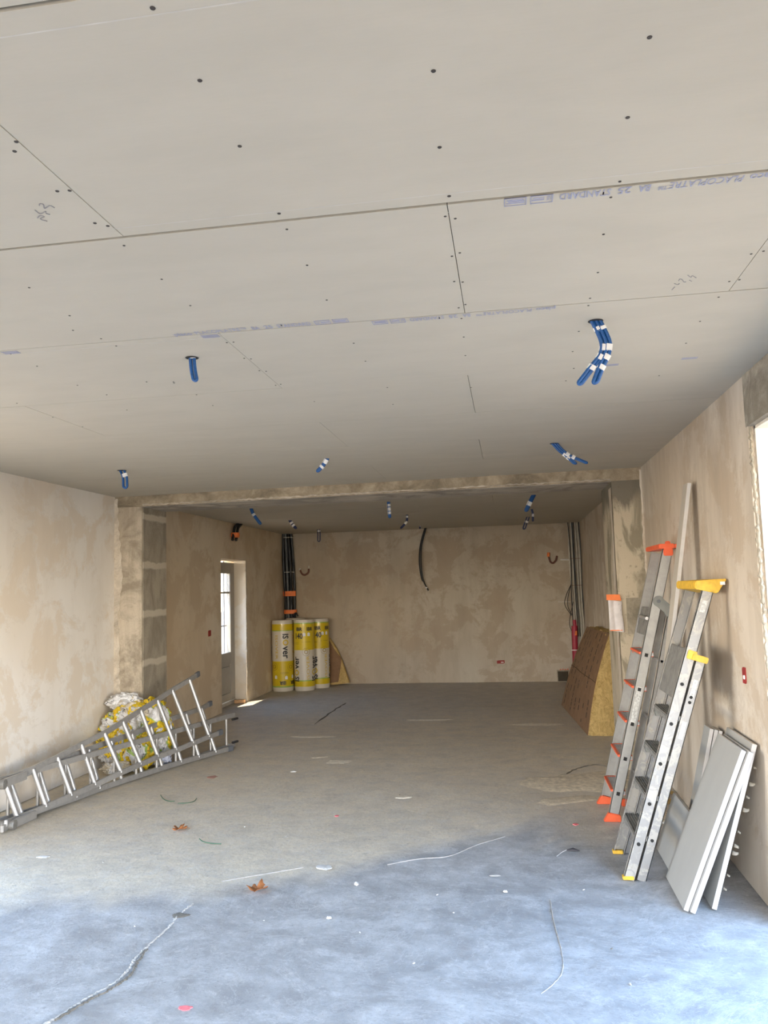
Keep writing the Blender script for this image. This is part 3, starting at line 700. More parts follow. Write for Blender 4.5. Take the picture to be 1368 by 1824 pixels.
# ---- boards leaning on the right wall
def leaning(name, x_bot, x_top, h, y0, y1, th, label, group=None, skew=0.0, mat=None):
    """board whose outer face runs from (x_bot, 0) to (x_top, h)"""
    d = Vector((x_top - x_bot, 0, h)).normalized(); n = perp(d); L = Vector((x_top - x_bot, 0, h)).length
    o = thing(name, label, 'board', (x_bot, (y0 + y1) / 2, 0), group)
    def pt(a, t, y): p = Vector((x_bot, 0, 0)) + d * a + n * t; return (p.x, y, p.z + th * -n.z)
    core = MB().hexa([pt(0, .001, y0), pt(0, th - .001, y0), pt(0, th - .001, y1), pt(0, .001, y1)], [pt(L, .001, y0), pt(L, th - .001, y0), pt(L, th - .001, y1 + skew), pt(L, .001, y1 + skew)])
    core.make('gypsum_core', M['board_edge'], parent=o)
    for t0, t1 in ((0, .0012), (th - .0012, th)):
        MB().hexa([pt(0.0, t0, y0 + .0015), pt(0.0, t1, y0 + .0015), pt(0, t1, y1 - .001), pt(0, t0, y1 - .001)], [pt(L - .001, t0, y0 + .0015), pt(L - .001, t1, y0 + .0015), pt(L - .001, t1, y1 + skew), pt(L - .001, t0, y1 + skew)]).make('paper_face', mat or M['board_face'], parent=o, label='grey paper face')
    return o, d, n, L
SP = 'plasterboard offcuts leaning by the right opening'
leaning('plasterboard_sheet', .786, 1.113, .780, 4.287, 4.745, .024, 'front plasterboard offcut of the leaning pair nearest the camera', SP)
leaning('plasterboard_sheet', .814, 1.141, .776, 4.262, 4.745, .024, 'second plasterboard offcut, directly behind the front one of the leaning pair', SP)
o3, d3, n3, L3 = leaning('plasterboard_sheet', .928, 1.176, .806, 4.32, 4.80, .024, 'rearmost plasterboard offcut by the opening, with torn paper along its back edge', SP)
rnd = random.Random(4)
for k in range(9):
    a_ = L3 * (.16 + .78 * k / 9 + rnd.uniform(-.03, .03)); p = Vector((.928, 4.315, 0)) + d3 * a_ + n3 * .026
    s_ = rnd.uniform(.010, .024); mb = MB(); tw = rnd.uniform(-.4, .6)
    for i in range(5):
        for j in range(3):
            f, g_ = i / 4, j / 2 - .5
            q = p + n3 * (s_ * 1.3 * f) + d3 * (g_ * s_ * (1 - .5 * f) + .5 * s_ * f * f * tw * 2) + Vector((0, -.012 * math.sin(f * 2.5) + g_ * .006, 0))
            mb.v.append(q)
    for i in range(4):
        for j in range(2): q_ = i * 3 + j; mb.f.append([q_, q_ + 1, q_ + 4, q_ + 3])
    t_ = mb.make('torn_paper', plain('torn_paper', (.26, .235, .19), .8) if k == 0 else bpy.data.materials['torn_paper'], parent=o3, smooth=True)
    md = t_.modifiers.new('thickness', 'SOLIDIFY'); md.thickness = .0008
leaning('plasterboard_sheet', .822, .942, .336, 4.765, 5.231, .022, 'low wide plasterboard piece leaning beside the pair, half hidden by them', SP)
for k, (xb, xt, lab) in enumerate(((.945, 1.128, 'foremost of three narrow plasterboard strips standing behind the leaning pair'), (.970, 1.153, 'middle one of three narrow plasterboard strips standing behind the leaning pair'), (.995, 1.178, 'rearmost of three narrow plasterboard strips, against the right wall'))):
    leaning('plasterboard_strip', xb, xt, .765 - .006 * k, 4.99, 5.13, .022, lab, 'narrow plasterboard strips')
leaning('plasterboard_strip', .775, 1.155, 2.262, 5.27, 5.40, .024, 'tall narrow plasterboard strip leaning on the wall between the two stepladders', mat=board('strip_paper', (.47, .43, .37)))

# ---- insulation batt with brown paper face, leaning behind the right pillar
mk = NT('kraft_paper'); n1 = mk.noise(8, 4, .6); cst = mk.noise(2, 3)
cc = mk.mix(mk.ramp(n1, [(.3, 0.0), (.7, 1.0)]), (.20, .11, .055), (.27, .155, .08)); mk.bump(mk.noise(9, 4), .4, .02); M['kraft'] = mk.fin(cc, .7)
mk = NT('glass_wool'); n1 = mk.noise(14, 8, .8, 1.5, mk.map((1, 1, .6))); cc = mk.mix(mk.ramp(n1, [(.35, 0.0), (.65, 1.0)]), (.46, .30, .10), (.80, .60, .26)); mk.bump(n1, .9, .03); M['wool'] = mk.fin(cc, .95)
M['print'] = plain('dark_print', (.05, .035, .03), .8)
bt = thing('insulation_batt', 'glass wool insulation slab with brown paper face leaning behind the right pillar', 'insulation', (.7, 10.1, 0))
def face(a, b):   # a along the slab far->near, b bottom->top ; slightly sagging at mid height
    far = Vector((.62, 11.15, 0)).lerp(Vector((1.04, 11.45, 1.03)), b); near = Vector((.762, 8.97, 0)).lerp(Vector((1.085, 9.35, 1.065)), b)
    p = far.lerp(near, a); p.x += -.035 * math.sin(b * math.pi) * 1 + .012 * math.sin(a * 9) * b; return p
mb = MB(); na, nb = 24, 24
for i in range(na + 1):
    for j in range(nb + 1): mb.v.append(face(i / na, j / nb))
for i in range(na + 1):
    for j in range(nb + 1):
        p = face(i / na, j / nb); mb.v.append(p + Vector((.006, 0, 0)))
N2 = (na + 1) * (nb + 1)
for i in range(na):
    for j in range(nb):
        q = i * (nb + 1) + j; mb.f.append([q, q + 1, q + nb + 2, q + nb + 1]); mb.f.append([N2 + q, N2 + q + nb + 1, N2 + q + nb + 2, N2 + q + 1])
for i in range(na):
    for q, st_ in ((i * (nb + 1), nb + 1), (i * (nb + 1) + nb, nb + 1)): mb.f.append([q, q + st_, N2 + q + st_, N2 + q])
for j in range(nb):
    for q in (j, na * (nb + 1) + j): mb.f.append([q, q + 1, N2 + q + 1, N2 + q])
kf = mb.make('paper_face', M['kraft'], parent=bt, smooth=True, label='brown kraft paper face')
mb = MB(); nt = 8
def wool(a, b, t):
    p = face(a, b); near = max(0, (a - .85) / .15)
    x_ = p.x + .007; w_ = min(.34, max(.04, 1.205 - x_)); 
    r = noise.noise(Vector((a * 8, b * 9, t * 4))) * .03 + noise.noise(Vector((a * 20, b * 30, t * 14))) * .014
    q = Vector((x_ + w_ * t, p.y - near * .05 * math.sin(t * 3.1) + (r if a > .97 or a < .03 else 0), p.z + (r if b > .95 else 0)))
    if t > .9: q.x -= abs(r)
    q.z = max(q.z, .0); return q
idx = {}
def vid(i, j, k):
    if (i, j, k) not in idx: idx[(i, j, k)] = len(mb.v); mb.v.append(wool(i / na, j / nb, k / nt))
    return idx[(i, j, k)]
for i in range(na):
    for j in range(nb):
        for k in (0, nt): mb.f.append([vid(i, j, k), vid(i + 1, j, k), vid(i + 1, j + 1, k), vid(i, j + 1, k)])
    for k in range(nt):
        for j in (0, nb): mb.f.append([vid(i, j, k), vid(i + 1, j, k), vid(i + 1, j, k + 1), vid(i, j, k + 1)])
for j in range(nb):
    for k in range(nt):
        for i in (0, na): mb.f.append([vid(i, j, k), vid(i, j + 1, k), vid(i, j + 1, k + 1), vid(i, j, k + 1)])
mb.make('wool_core', M['wool'], parent=bt, smooth=True, label='yellow glass wool core')
rnd = random.Random(11)
for r in range(7):                          # rows of small dark print running up the paper
    a_ = .08 + .135 * r; mb = MB()
    b_ = .05
    while b_ < .95:
        l_ = rnd.uniform(.02, .07)
        if rnd.random() < .62:
            p0, p1 = face(a_, b_), face(a_, min(.98, b_ + l_)); p2, p3 = face(a_ + .018, b_), face(a_ + .018, min(.98, b_ + l_)); ofs = Vector((-.003, 0, .001))
            MB().add([p0 + ofs, p1 + ofs, p3 + ofs, p2 + ofs], [(0, 1, 2, 3)]).make('printed_mark', M['print'], parent=kf)
        b_ += l_ + rnd.uniform(.01, .03)
mb = MB()                                   # crease across the middle
P = [face(i / 20, .505) + Vector((-.004, 0, 0)) for i in range(21)]
MB().tube(P, .004, 5).make('paper_crease', plain('kraft_crease', (.12, .065, .03), .8), parent=kf)

# ---- brown paper faced remnant beside the rolls
rm = thing('insulation_batt', 'triangular remnant of brown paper faced insulation leaning in the back left corner', 'insulation', (-3.1, 13.5, 0))
out = [(577, 1128), (583, 1137), (592, 1152), (600, 1163), (607, 1171), (608, 1180), (606, 1195), (604, 1214), (590, 1216), (572, 1217), (572, 1128)]
def onlean(u, v, off=0):
    p = at(u, v, y=13.6); p.y = 13.55 + .13 * p.z - off; return p
def plate(pts, off, th):
    mb = MB(); a_ = [onlean(u, v, off) for u, v in pts]; n_ = len(a_)
    for p in a_: p.z = max(p.z, .012)
    mb.v = a_ + [p + Vector((0, th, 0)) for p in a_]; mb.f = [list(range(n_))[::-1], [n_ + k for k in range(n_)]] + [[k, (k + 1) % n_, n_ + (k + 1) % n_, n_ + k] for k in range(n_)]; return mb
k1 = plate(out, .012, .008).make('paper_face', M['kraft'], parent=rm, label='brown kraft paper face')
plate([(577, 1126), (590, 1143), (600, 1158), (612, 1186), (617, 1200), (623, 1216), (600, 1220), (570, 1220), (570, 1126)], 0, .09).make('wool_core', M['wool'], parent=rm, bevel=.01, label='yellow glass wool core')
def mark(pts, r=.004):
    P = [onlean(u, v, .016) for u, v in pts]; return MB().tube(P, r, 5).make('printed_marks', M['print'], parent=k1)
mark([(583, 1183), (589, 1184), (589, 1212), (581, 1212), (580, 1186)]); mark([(583, 1190), (583, 1207)], .01); mark([(578, 1185), (578, 1200)], .006)

# ---- rolls of insulation in printed film
def roll_mat(name, stops):
    m = NT(name); x = m.xyz(m.n('ShaderNodeTexCoord').outputs['Generated']); wz = m.math('ADD', x[2], m.math('MULTIPLY', m.math('SUBTRACT', m.noise(5, 3), .5), .012))
    c = m.ramp(wz, stops, 'CONSTANT'); m.bump(m.noise(9, 4, .6, .5, m.map((1, 1, .4))), .35, .02); m.p.inputs['Coat Weight'].default_value = .3
    return m.fin(c, .38)
Wt, Ye, Gr = (.62, .58, .50), (.62, .46, .01), (.30, .44, .08)
r_inv = roll_mat('film_inverted', [(0, Wt), (.055, Gr), (.075, Ye), (.42, Wt), (.84, Gr), (.855, Ye), (.94, Wt)])
r_up = roll_mat('film_upright', [(0, Wt), (.06, Ye), (.135, Gr), (.15, Wt), (.57, Ye), (.935, Gr), (.95, Wt)])
M['print_black'] = plain('film_black_print', (.025, .028, .03), .5); M['print_yellow'] = plain('film_yellow_print', (.60, .42, .03), .5)
M['print_brown'] = plain('film_brown_print', (.30, .20, .02), .5)
def roll(x_, y_, r, h, mat, label, inv=False, ang0=0.0, detail=True, lean=(0, 0)):
    o = thing('insulation_roll', label, 'insulation roll', (x_, y_, 0), 'insulation rolls in the back left corner')
    rnd = random.Random(int(x_ * 1000)); mb = MB(); n_ = 48; hs = [0, .02, .05, .15, .3, .45, .6, .75, .9, .95, .98, 1]
    def rad(t, th): return r * (1 - .05 * (1 - min(1, t / .03)) - .04 * max(0, (t - .97) / .03) + .012 * noise.noise(Vector((math.cos(th) * 1.5, math.sin(th) * 1.5 + x_ * 9, t * 3))))
    for t in hs:
        for k in range(n_):
            th = 2 * math.pi * k / n_; q = rad(t, th); mb.v.append(Vector((x_ + lean[0] * t + q * math.cos(th), y_ + lean[1] * t + q * math.sin(th), t * h)))
    for i in range(len(hs) - 1):
        for k in range(n_): mb.f.append([i * n_ + k, i * n_ + (k + 1) % n_, (i + 1) * n_ + (k + 1) % n_, (i + 1) * n_ + k])
    top = len(mb.v)
    for f in (.6, .25):
        for k in range(n_):
            th = 2 * math.pi * k / n_; mb.v.append(Vector((x_ + lean[0] + r * f * math.cos(th), y_ + lean[1] + r * f * math.sin(th), h + .006 * (f < .5))))
    lo_ = (len(hs) - 1) * n_
    for a_, b_ in ((lo_, top), (top, top + n_)):
        for k in range(n_): mb.f.append([a_ + k, a_ + (k + 1) % n_, b_ + (k + 1) % n_, b_ + k])
    mb.f.append([top + n_ + k for k in range(n_)]); mb.f.append([k for k in range(n_)][::-1])
    body = mb.make('film_wrap', mat, parent=o, smooth=True)
    # lettering bent round the film. ang: direction towards the camera is about -y
    def wrap(a0, zc, rot):
        def fn(X, Y):
            if rot == 1: u_, z_ = -Y, X        # reads bottom to top
            elif rot == -1: u_, z_ = Y, -X     # reads top to bottom
            elif rot == 2: u_, z_ = -X, -Y     # upside down
            else: u_, z_ = X, Y
            th = a0 + u_ / r; t = (zc + z_) / h; q = r * 1.016 + .0005
            return Vector((x_ + lean[0] * t + q * math.cos(th), y_ + lean[1] * t + q * math.sin(th), zc + z_))
        return fn
    F = -math.pi / 2
    if detail:
        rt = -1 if inv else 1
        for a0 in ((F + ang0, F + ang0 + 1.9, F + ang0 - 1.9)):
            z0_ = .95 if inv else .155
            sg = -1 if inv else 1
            def put(s_, off, wd, mt, size=.135):
                f0 = wrap(a0, z0_ * h / 1.17 + sg * off, rt); text_obj('printed_text', s_, size, lambda X, Y: f0(X, Y), mt, parent=body, cut=.02, width=wd, bold=.004)
            put('IS', 0, .085, M['print_black']); put('O', .097, .10, M['print_yellow']); put('ver', .21, .20, M['print_black'], .16)
        for da in (-.75, 1.05):
            f1 = wrap(F + ang0 + da, (.93 if inv else .18) * h / 1.17, rt); text_obj('printed_text', 'ISOVER', .07, f1, M['print_yellow'], parent=body, cut=.02, width=.40)
        for a0 in (F + ang0, F + ang0 + 1.05):
            f2 = wrap(a0 + (.25 if inv else -.22), (.17 if inv else .99) * h / 1.17, 2 if inv else 0); text_obj('printed_text', 'IBR', .08, f2, M['print_black'], parent=body, cut=.02, width=.11, bold=.003)
        if not inv:
            f3 = wrap(F + ang0 - .42, .86 * h / 1.17, 0); text_obj('printed_text', '140', .125, f3, M['print_black'], parent=body, cut=.02, width=.15, bold=.004)
        for da, zz in ((-.9, .41), (.75, .40)) if inv else ((.75, .64), (-1.1, .64)):
            f4 = wrap(F + ang0 + da, zz * h / 1.17, 0); mb = MB(); rr_ = .062
            P = [f4(rr_ * math.cos(t), rr_ * math.sin(t)) for t in [2 * math.pi * k / 24 for k in range(25)]]; mb.tube(P, .0022, 5)
            P = [f4(rr_ * .45 * math.cos(t), rr_ * .45 * math.sin(t)) for t in [2 * math.pi * k / 14 for k in range(15)]]; mb.tube(P, .005, 5)
            mb.make('printed_emblem', M['print_brown'], parent=body)
        for da, zz in ((.25, .20), (-.75, .21), (.95, .21)) if inv else ((.55, .90), (1.0, .90)):
            f5 = wrap(F + ang0 + da - .1, (zz if inv else zz) * h / 1.17, 0); mb = MB()
            mb.add([f5(*q) for q in ((0, 0), (.045, 0), (.045, .045), (.022, .06), (0, .045))], [(0, 1, 2, 3, 4)]); mb.make('printed_icon', M['tape_white'], parent=body)
        for da, zz in ((.1, .31), (.1, .29)) if inv else ((-.35, .79), (-.35, .77), (.8, .80)):
            f6 = wrap(F + ang0 + da, zz * h / 1.17, 0); mb = MB()
            mb.add([f6(*q) for q in ((-.07, 0), (0, 0), (.07, 0), (.07, .006), (0, .006), (-.07, .006))], [(0, 1, 4, 5), (1, 2, 3, 4)]); mb.make('printed_line', M['print_brown'], parent=body)
    return o
roll(-3.800, 12.95, .178, 1.165, r_inv, 'leftmost film-wrapped insulation roll, its lettering upside down, in the corner', True, .30)
roll(-3.438, 12.98, .172, 1.165, r_up, 'middle film-wrapped insulation roll in front, big 40 on its yellow band', False, -.32)
roll(-3.262, 13.32, .170, 1.16, r_up, 'rightmost insulation roll, partly hidden behind the middle one', False, -.0)
roll(-3.70, 13.40, .170, 1.175, r_inv, 'rear insulation roll of which only the top shows behind the front ones', True, 0, False)

# ---- three section folding ladder lying on its edge by the left wall
LB = thing('folding_ladder', 'three-section folding aluminium ladder lying on its edge along the left wall', 'ladder', (-3.3, 6.7, 0))
# floor line of the section nearest the room, then the two upper sections opened out above it
def rail(pts, name='rail', dep=.046, th=.024, up=(0, 0, 1), cap=None):
    prof = [(-th / 2, -dep / 2), (th / 2, -dep / 2), (th / 2, dep / 2), (-th / 2, dep / 2)]
    o = MB().sweep(pts, prof, up).make(name, M['alu'], parent=LB, bevel=.003)
    if cap:
        p = Vector(pts[-1]); d = (p - Vector(pts[-2])).normalized()
        MB().sweep([p - d * .03, p + d * .045], [(q[0] * 1.25, q[1] * 1.12) for q in prof], up).make('end_cap', cap, parent=o, bevel=.003)
    return o
def rung(a, b, r=.0195, nm='rung'):
    MB().tube([a, b], r, 10, up=(0.2, .9, .1)).make(nm, M['alu_rung'], parent=LB, smooth=True)
# section two: lower rail on the floor
S2b = [(17.5 + 0, 1466), (40, 1454), (89, 1433), (136.7, 1413), (177.6, 1397), (216.8, 1384.5), (252.8, 1374.5), (288.9, 1365), (322.8, 1357), (354.6, 1350), (384.3, 1342.5), (409, 1337)]
S2t = [(0, 1396), (17.5, 1390.6), (68, 1368.7), (115, 1351), (158, 1335), (197.7, 1320), (234.8, 1307.4), (268.7, 1294.7), (300.5, 1282), (331.3, 1271.3), (358.8, 1261.8), (373, 1254)]
low = [at(u, v, z=.027) for u, v in S2b]
# straighten the floor rail into an evenly stepped run with a gentle flare
P0_, P1_, P2_ = low[1], low[4], low[-1]
ys_ = [5.40, 5.60, 5.87, 6.14, 6.42, 6.69, 6.95, 7.20, 7.44, 7.67, 7.90, 8.08]
def onz_line(i):
    u, v = S2b[i]; r = at(u, v, z=.027); q = at(u, v, y=ys_[i]); q.z = .027
    return Vector((at(u, 912, y=ys_[i]).x + (at(u, v, y=ys_[i]).x - at(u, 912, y=ys_[i]).x), ys_[i], .027))
low = [onz_line(i) for i in range(12)]
topr = [at(u, v, y=ys_[i] - .01) for i, (u, v) in enumerate(S2t)]
ext0 = low[0] * 1.35 - low[3] * .35; ext0.z = .027
rail([low[0] + (low[0] - low[1]) * .6] + low, cap=M['dark_cap']); rail([topr[0] + (topr[0] - topr[1]) * .8] + topr, cap=M['dark_cap'])
for i in range(1, 11): rung(low[i], topr[i])
# section one: opened out above, its lower rail resting against the rungs of section two
S1t = [(-12, 1397), (7.3, 1390), (58.5, 1370), (102, 1349), (144.7, 1326), (186, 1306), (218.9, 1285.5), (250.7, 1265), (280.4, 1247), (306.9, 1229), (337.6, 1211), (351, 1202)]
S1b = [(10, 1467), (31.4, 1458), (81.9, 1437), (127, 1417), (169.6, 1398), (215.7, 1376), (250.7, 1361.4), (281.4, 1347.7), (314.3, 1336), (344, 1323.5), (372.6, 1312), (391, 1305)]
t1 = [at(u, v, y=ys_[i] - .10 - .012 * i) for i, (u, v) in enumerate(S1t)]; b1 = [at(u, v, y=ys_[i] - .075 - .012 * i) for i, (u, v) in enumerate(S1b)]
for p in b1: p.z = max(p.z, .03)
rail(t1, cap=M['dark_cap']); rail(b1, cap=M['dark_cap'])
for i in range(1, 11): rung(b1[i], t1[i])
# section three: standing straight up on edge behind
fa, fb = at(2, 1461, z=.028), at(418, 1326, z=.028); dd_ = (fb - fa)
za, zb = at(2, 1389, y=fa.y).z - .028, at(418, 1273, y=fb.y).z - .028
hh = lambda f: Vector((0, 0, za + (zb - za) * f))
rail([fa - dd_ * .04, fb], cap=None); rail([fa + hh(0) - dd_ * .04, fb + hh(1)], cap=None)
for k in range(11):
    f = .02 + .093 * k; p = fa + dd_ * f; rung(p, p + hh(f), .013)
for z_ in (.062, zb - .01):
    p = fb + Vector((.02, -.04, 0)); MB().obox((p.x, p.y, z_), dd_, (dd_.y, -dd_.x, 0), (0, 0, 1), .10, .03, .022).make('rubber_foot', M['black_plastic'], parent=LB, bevel=.006)
# hinges where the three sections meet
for i_, (z_, xx_) in enumerate(((.035, 0), (.33, 0))):
    c = low[0].lerp(topr[0], 0 if i_ == 0 else 1); 
    MB().tube([c + Vector((-.06, -.03, 0)), c + Vector((.05, -.01, 0))], .036, 14).make('hinge', M['alu_tread'], parent=LB, smooth=True)
    MB().sweep([c + Vector((.02, .0, 0)), c + (low[2] - low[0]).normalized() * .26 + Vector((.02, 0, 0))], [(-.016, -.03), (.016, -.03), (.016, .03), (-.016, .03)], (0, 0, 1)).make('hinge_arm', M['alu_rung'], parent=LB, bevel=.004)

# ---- crumpled film wrappings heaped in the corner behind it
def film(name, base, spots, seed, rough=.35):
    m = NT(name); v = m.map((1, 1, 1), (seed, seed * .4, -seed))
    n1 = m.noise(4.2, 2, .4, .3, v); n2 = m.noise(30, 3, .6, 1.0, v); vo = m.n('ShaderNodeTexVoronoi'); vo.inputs['Scale'].default_value = 9; vo.feature = 'SMOOTH_F1'; m.l(v, vo.inputs['Vector'])
    c = m.ramp(n1, [(0, base)] + spots, 'CONSTANT')
    pr_ = m.noise(8, 1, .3, 1.5, m.map((1, 3.2, 1), (seed * 2, 0, 0)))
    c = m.mix(m.ramp(pr_, [(.515, 0.0), (.52, .9), (.545, .9), (.55, 0.0)], 'CONSTANT'), c, (.06, .06, .07))
    m.bump(m.math('ADD', vo.outputs['Distance'], m.math('MULTIPLY', n2, .12)), .45, .05); return m.fin(c, rough)
W_ = (.66, .66, .67); C_ = (.62, .56, .45); Y_ = (.78, .56, .02); G_ = (.34, .50, .12)
F_ = {'cap': film('film_white_cap', W_, [(.50, G_), (.52, Y_)], 21), 'white': film('film_white', W_, [(.56, G_), (.575, Y_)], 1), 'white2': film('film_white_plain', (.70, .71, .73), [(.66, C_)], 4), 'yellow': film('film_yellow', W_, [(.36, G_), (.385, Y_)], 7),
      'cream': film('film_cream', C_, [(.6, W_)], 2), 'mix': film('film_mixed', Y_, [(.44, G_), (.46, W_)], 12), 'grey': film('film_grey', (.50, .54, .66), [(.55, W_)], 5)}
BAGS = []
def bag(c, s_, mat, seed, label, rot=0.0):
    bm = bmesh.new(); bmesh.ops.create_icosphere(bm, subdivisions=5, radius=1)
    R_ = Matrix.Rotation(rot, 3, 'Z'); c = Vector(c)
    for v in bm.verts:
        p = v.co.copy(); q = p + Vector((seed * 3.1, seed, -seed))
        r1 = abs(noise.noise(q * 1.6)); r2 = abs(noise.noise(q * 3.7 + Vector((5, 1, 2)))); r3 = abs(noise.noise(q * 8.5))
        k = .78 + .60 * r1 + .34 * r2 + .04 * r3
        p = p * k; p += Vector((noise.noise(q * 2.2), noise.noise(q * 2.2 + Vector((9, 9, 9))), noise.noise(q * 2.2 + Vector((4, 0, 7))))) * .16
        p = R_ @ Vector((p.x * s_[0], p.y * s_[1], p.z * s_[2])) + c
        for c0, s0_ in BAGS:                # soft contact: give way where an earlier lump lies
            q_ = Vector(((p.x - c0.x) / s0_[0], (p.y - c0.y) / s0_[1], (p.z - c0.z) / s0_[2])); L0 = q_.length
            if 1e-4 < L0 < 1.02: q_ *= 1.02 / L0; p = c0 + Vector((q_.x * s0_[0], q_.y * s0_[1], q_.z * s0_[2]))
        p.z = max(p.z, .004 + .01 * abs(noise.noise(q * 5))); p.x = max(p.x, XL + .008)
        # never through the ladder rails standing in front
        lim = -3.78 + .282 * (p.y - 5.49) - .05 - .28 * max(0, p.z - .30)
        if p.x > lim: p.x = lim - .02 * abs(noise.noise(q * 4))
        if p.y > 7.555 and p.x < -3.69: p.y = 7.555
        v.co = p
    BAGS.append((c, s_)); me = bpy.data.meshes.new('film_bag'); bm.to_mesh(me); bm.free(); me.materials.append(mat)
    for q in me.polygons: q.use_smooth = False if (q.index % 1) else True
    o = bpy.data.objects.new('crumpled_film', me); COL.objects.link(o); tag(o, label, 'plastic wrapping', 'crumpled plastic wrappings in the heap behind the ladder'); return o
bag((-3.86, 7.36, .40), (.13, .14, .13), F_['white'], 1, 'white film ball with black print at the left end of the heap')
bag((-3.80, 7.42, .61), (.15, .12, .085), F_['white2'], 2, 'white and greyish film lump topmost on the left of the heap')
bag((-3.74, 7.30, .51), (.10, .10, .08), F_['mix'], 3, 'yellow film knot below the topmost white lump')
bag((-3.62, 7.36, .50), (.14, .14, .13), F_['cream'], 4, 'cream-coloured film lump in the upper middle of the heap')
bag((-3.48, 7.40, .43), (.17, .16, .19), F_['yellow'], 5, 'large yellow and white film lump on the upper right of the heap', .4)
bag((-3.80, 7.20, .26), (.13, .13, .13), F_['yellow'], 6, 'white film with yellow dots low on the left of the heap')
bag((-3.84, 7.26, .14), (.10, .11, .11), F_['cream'], 7, 'cream film lump on the floor at the left end of the heap')
bag((-3.62, 7.18, .24), (.14, .14, .20), F_['mix'], 8, 'yellow and white film lump in the lower middle of the heap')
bag((-3.52, 7.22, .20), (.13, .14, .18), F_['yellow'], 9, 'yellow film with white folds low on the right of the heap', 1)
bag((-3.42, 7.42, .24), (.11, .12, .17), F_['mix'], 10, 'bright yellow film at the right end of the heap')
bag((-3.42, 7.40, .08), (.11, .11, .08), F_['grey'], 11, 'bluish film crumpled on the floor at the right end of the heap')
bag((-3.68, 7.04, .06), (.13, .10, .06), F_['cream'], 12, 'flat cream film spread on the floor in front of the heap')

# ---- conduit pigtails hanging out of the ceilings
def pigtail(pts, y, loops, r, mat, label, tapes, gap=None, dy=0.0, hole=True, group='conduit tails hanging from the front room ceiling'):
    """pts: measured centre line from the ceiling down; loops: list of sideways offsets of each looped end"""
    P = [at(u, v, y=y + dy * i / max(1, len(pts) - 1)) for i, (u, v) in enumerate(pts)]; P[0].z = ZC + .004
    o = thing('conduit_tail', label, 'cable conduit', tuple(P[0]), group)
    base = smooth_path(P, 6); n_ = len(base); gap = gap or r * 1.15
    for li, off in enumerate(loops):
        L_ = []; R2 = []
        for i, p in enumerate(base):
            f = i / (n_ - 1); sp = off * max(0, (f - .55) / .45) ** 1.3 + (li - (len(loops) - 1) / 2) * r * 2.1; g_ = gap * (1 if f < .5 else 1 + (gap / r - 1) * 0)
            L_.append(p + Vector((sp - g_, 0, 0))); R2.append(p + Vector((sp + g_, .002, 0)))
        e = (L_[-1] + R2[-1]) / 2; d = (base[-1] - base[-2]).normalized()
        arc = [e + (L_[-1] - e) * math.cos(t) + d * gap * 1.2 * math.sin(t) for t in [math.pi * k / 7 for k in range(1, 7)]]
        cn = MB().tube(L_ + arc + R2[::-1], r, 9).make('conduit', mat, parent=o, smooth=True)
        for (f, l_) in tapes[li] if isinstance(tapes[0], list) else tapes:
            i = int(f * (n_ - 2)); c = (L_[i] + R2[i]) / 2; dd2 = (base[i + 1] - base[i]).normalized(); w_ = (R2[i] - L_[i]).length / 2 + r * 1.12
            prof = [(w_ * math.cos(t), r * 1.15 * math.sin(t)) for t in [2 * math.pi * k / 16 for k in range(16)]]
            MB().sweep([c - dd2 * l_ / 2, c + dd2 * l_ / 2], prof, (0, 1, 0)).make('tape_band', M['tape_white'], parent=cn, label='white tape band', smooth=True)
    if hole:
        c = P[0]; n2 = 24; mb = MB(); mb.v = [Vector((c.x + .034 * math.cos(2 * math.pi * k / n2) * (r / .009), c.y + .034 * math.sin(2 * math.pi * k / n2) * (r / .009), ZC - .0012)) for k in range(n2)]; mb.f = [list(range(n2))]
        mb.make('ceiling_hole', M['hole'], parent=o, label='dark drilled hole')
    return o
pigtail([(342, 640), (344, 658), (347, 674)], 3.17, [0], .0075, M['blue'], 'single blue conduit loop hanging from the ceiling, nearest one on the left', [(.03, .016)], .008)
pigtail([(1061, 574), (1072, 592), (1079, 612), (1076, 632), (1063, 654), (1049, 679)], 3.10, [-.022, .018], .0078, M['blue'], 'large double blue conduit hanging from the ceiling on the right, with several white bands', [(.17, .014), (.50, .026), (.66, .022), (.86, .02)], .0082)
pigtail([(217, 838), (222, 849), (223, 865)], 5.96, [0], .010, M['blue'], 'blue conduit loop hanging near the left pillar with one white band', [(.5, .03)], .016)
pigtail([(583, 817), (576, 828), (567, 838)], 5.94, [0], .012, M['blue'], 'short blue conduit tail slanting left in the middle of the front ceiling', [(.35, .035), (.8, .02)], .006, hole=False)
pigtail([(987, 790), (1000, 803), (1014, 813), (1033, 824)], 5.83, [-.03, .03], .0085, M['blue'], 'forked blue conduit tail slanting right before the beam', [(.60, .03), (.80, .025)], .008)
G2 = 'conduit tails hanging from the rear room ceiling'
pigtail([(447, 906), (452, 917), (463, 932)], 9.25, [0], .013, M['blue'], 'blue conduit tail slanting right, front left one beyond the beam', [(.6, .03)], .008, hole=False, group=G2)
pigtail([(516, 927), (521, 934), (526, 940)], 11.06, [0], .015, M['navy'], 'dark blue conduit tail with two white bands, second row on the left', [(.45, .03), (.75, .03)], .009, hole=False, group=G2)
pigtail([(567, 942), (568, 950), (568, 962)], 12.95, [0], .009, M['navy'], 'thin conduit loop near the back wall on the left', [(.35, .03)], .02, hole=False, group=G2)
pigtail([(692, 894), (693, 907), (694, 920)], 9.2, [0], .012, M['blue'], 'banded dark blue conduit tail hanging straight down just behind the beam', [(.32, .03), (.62, .04), (.88, .03)], .008, hole=False, group=G2)
pigtail([(725, 917), (724, 929), (715, 940)], 10.97, [0], .011, M['navy'], 'curved conduit tail with white bands in the centre of the rear ceiling', [(.2, .03), (.7, .05)], .006, hole=False, group=G2)
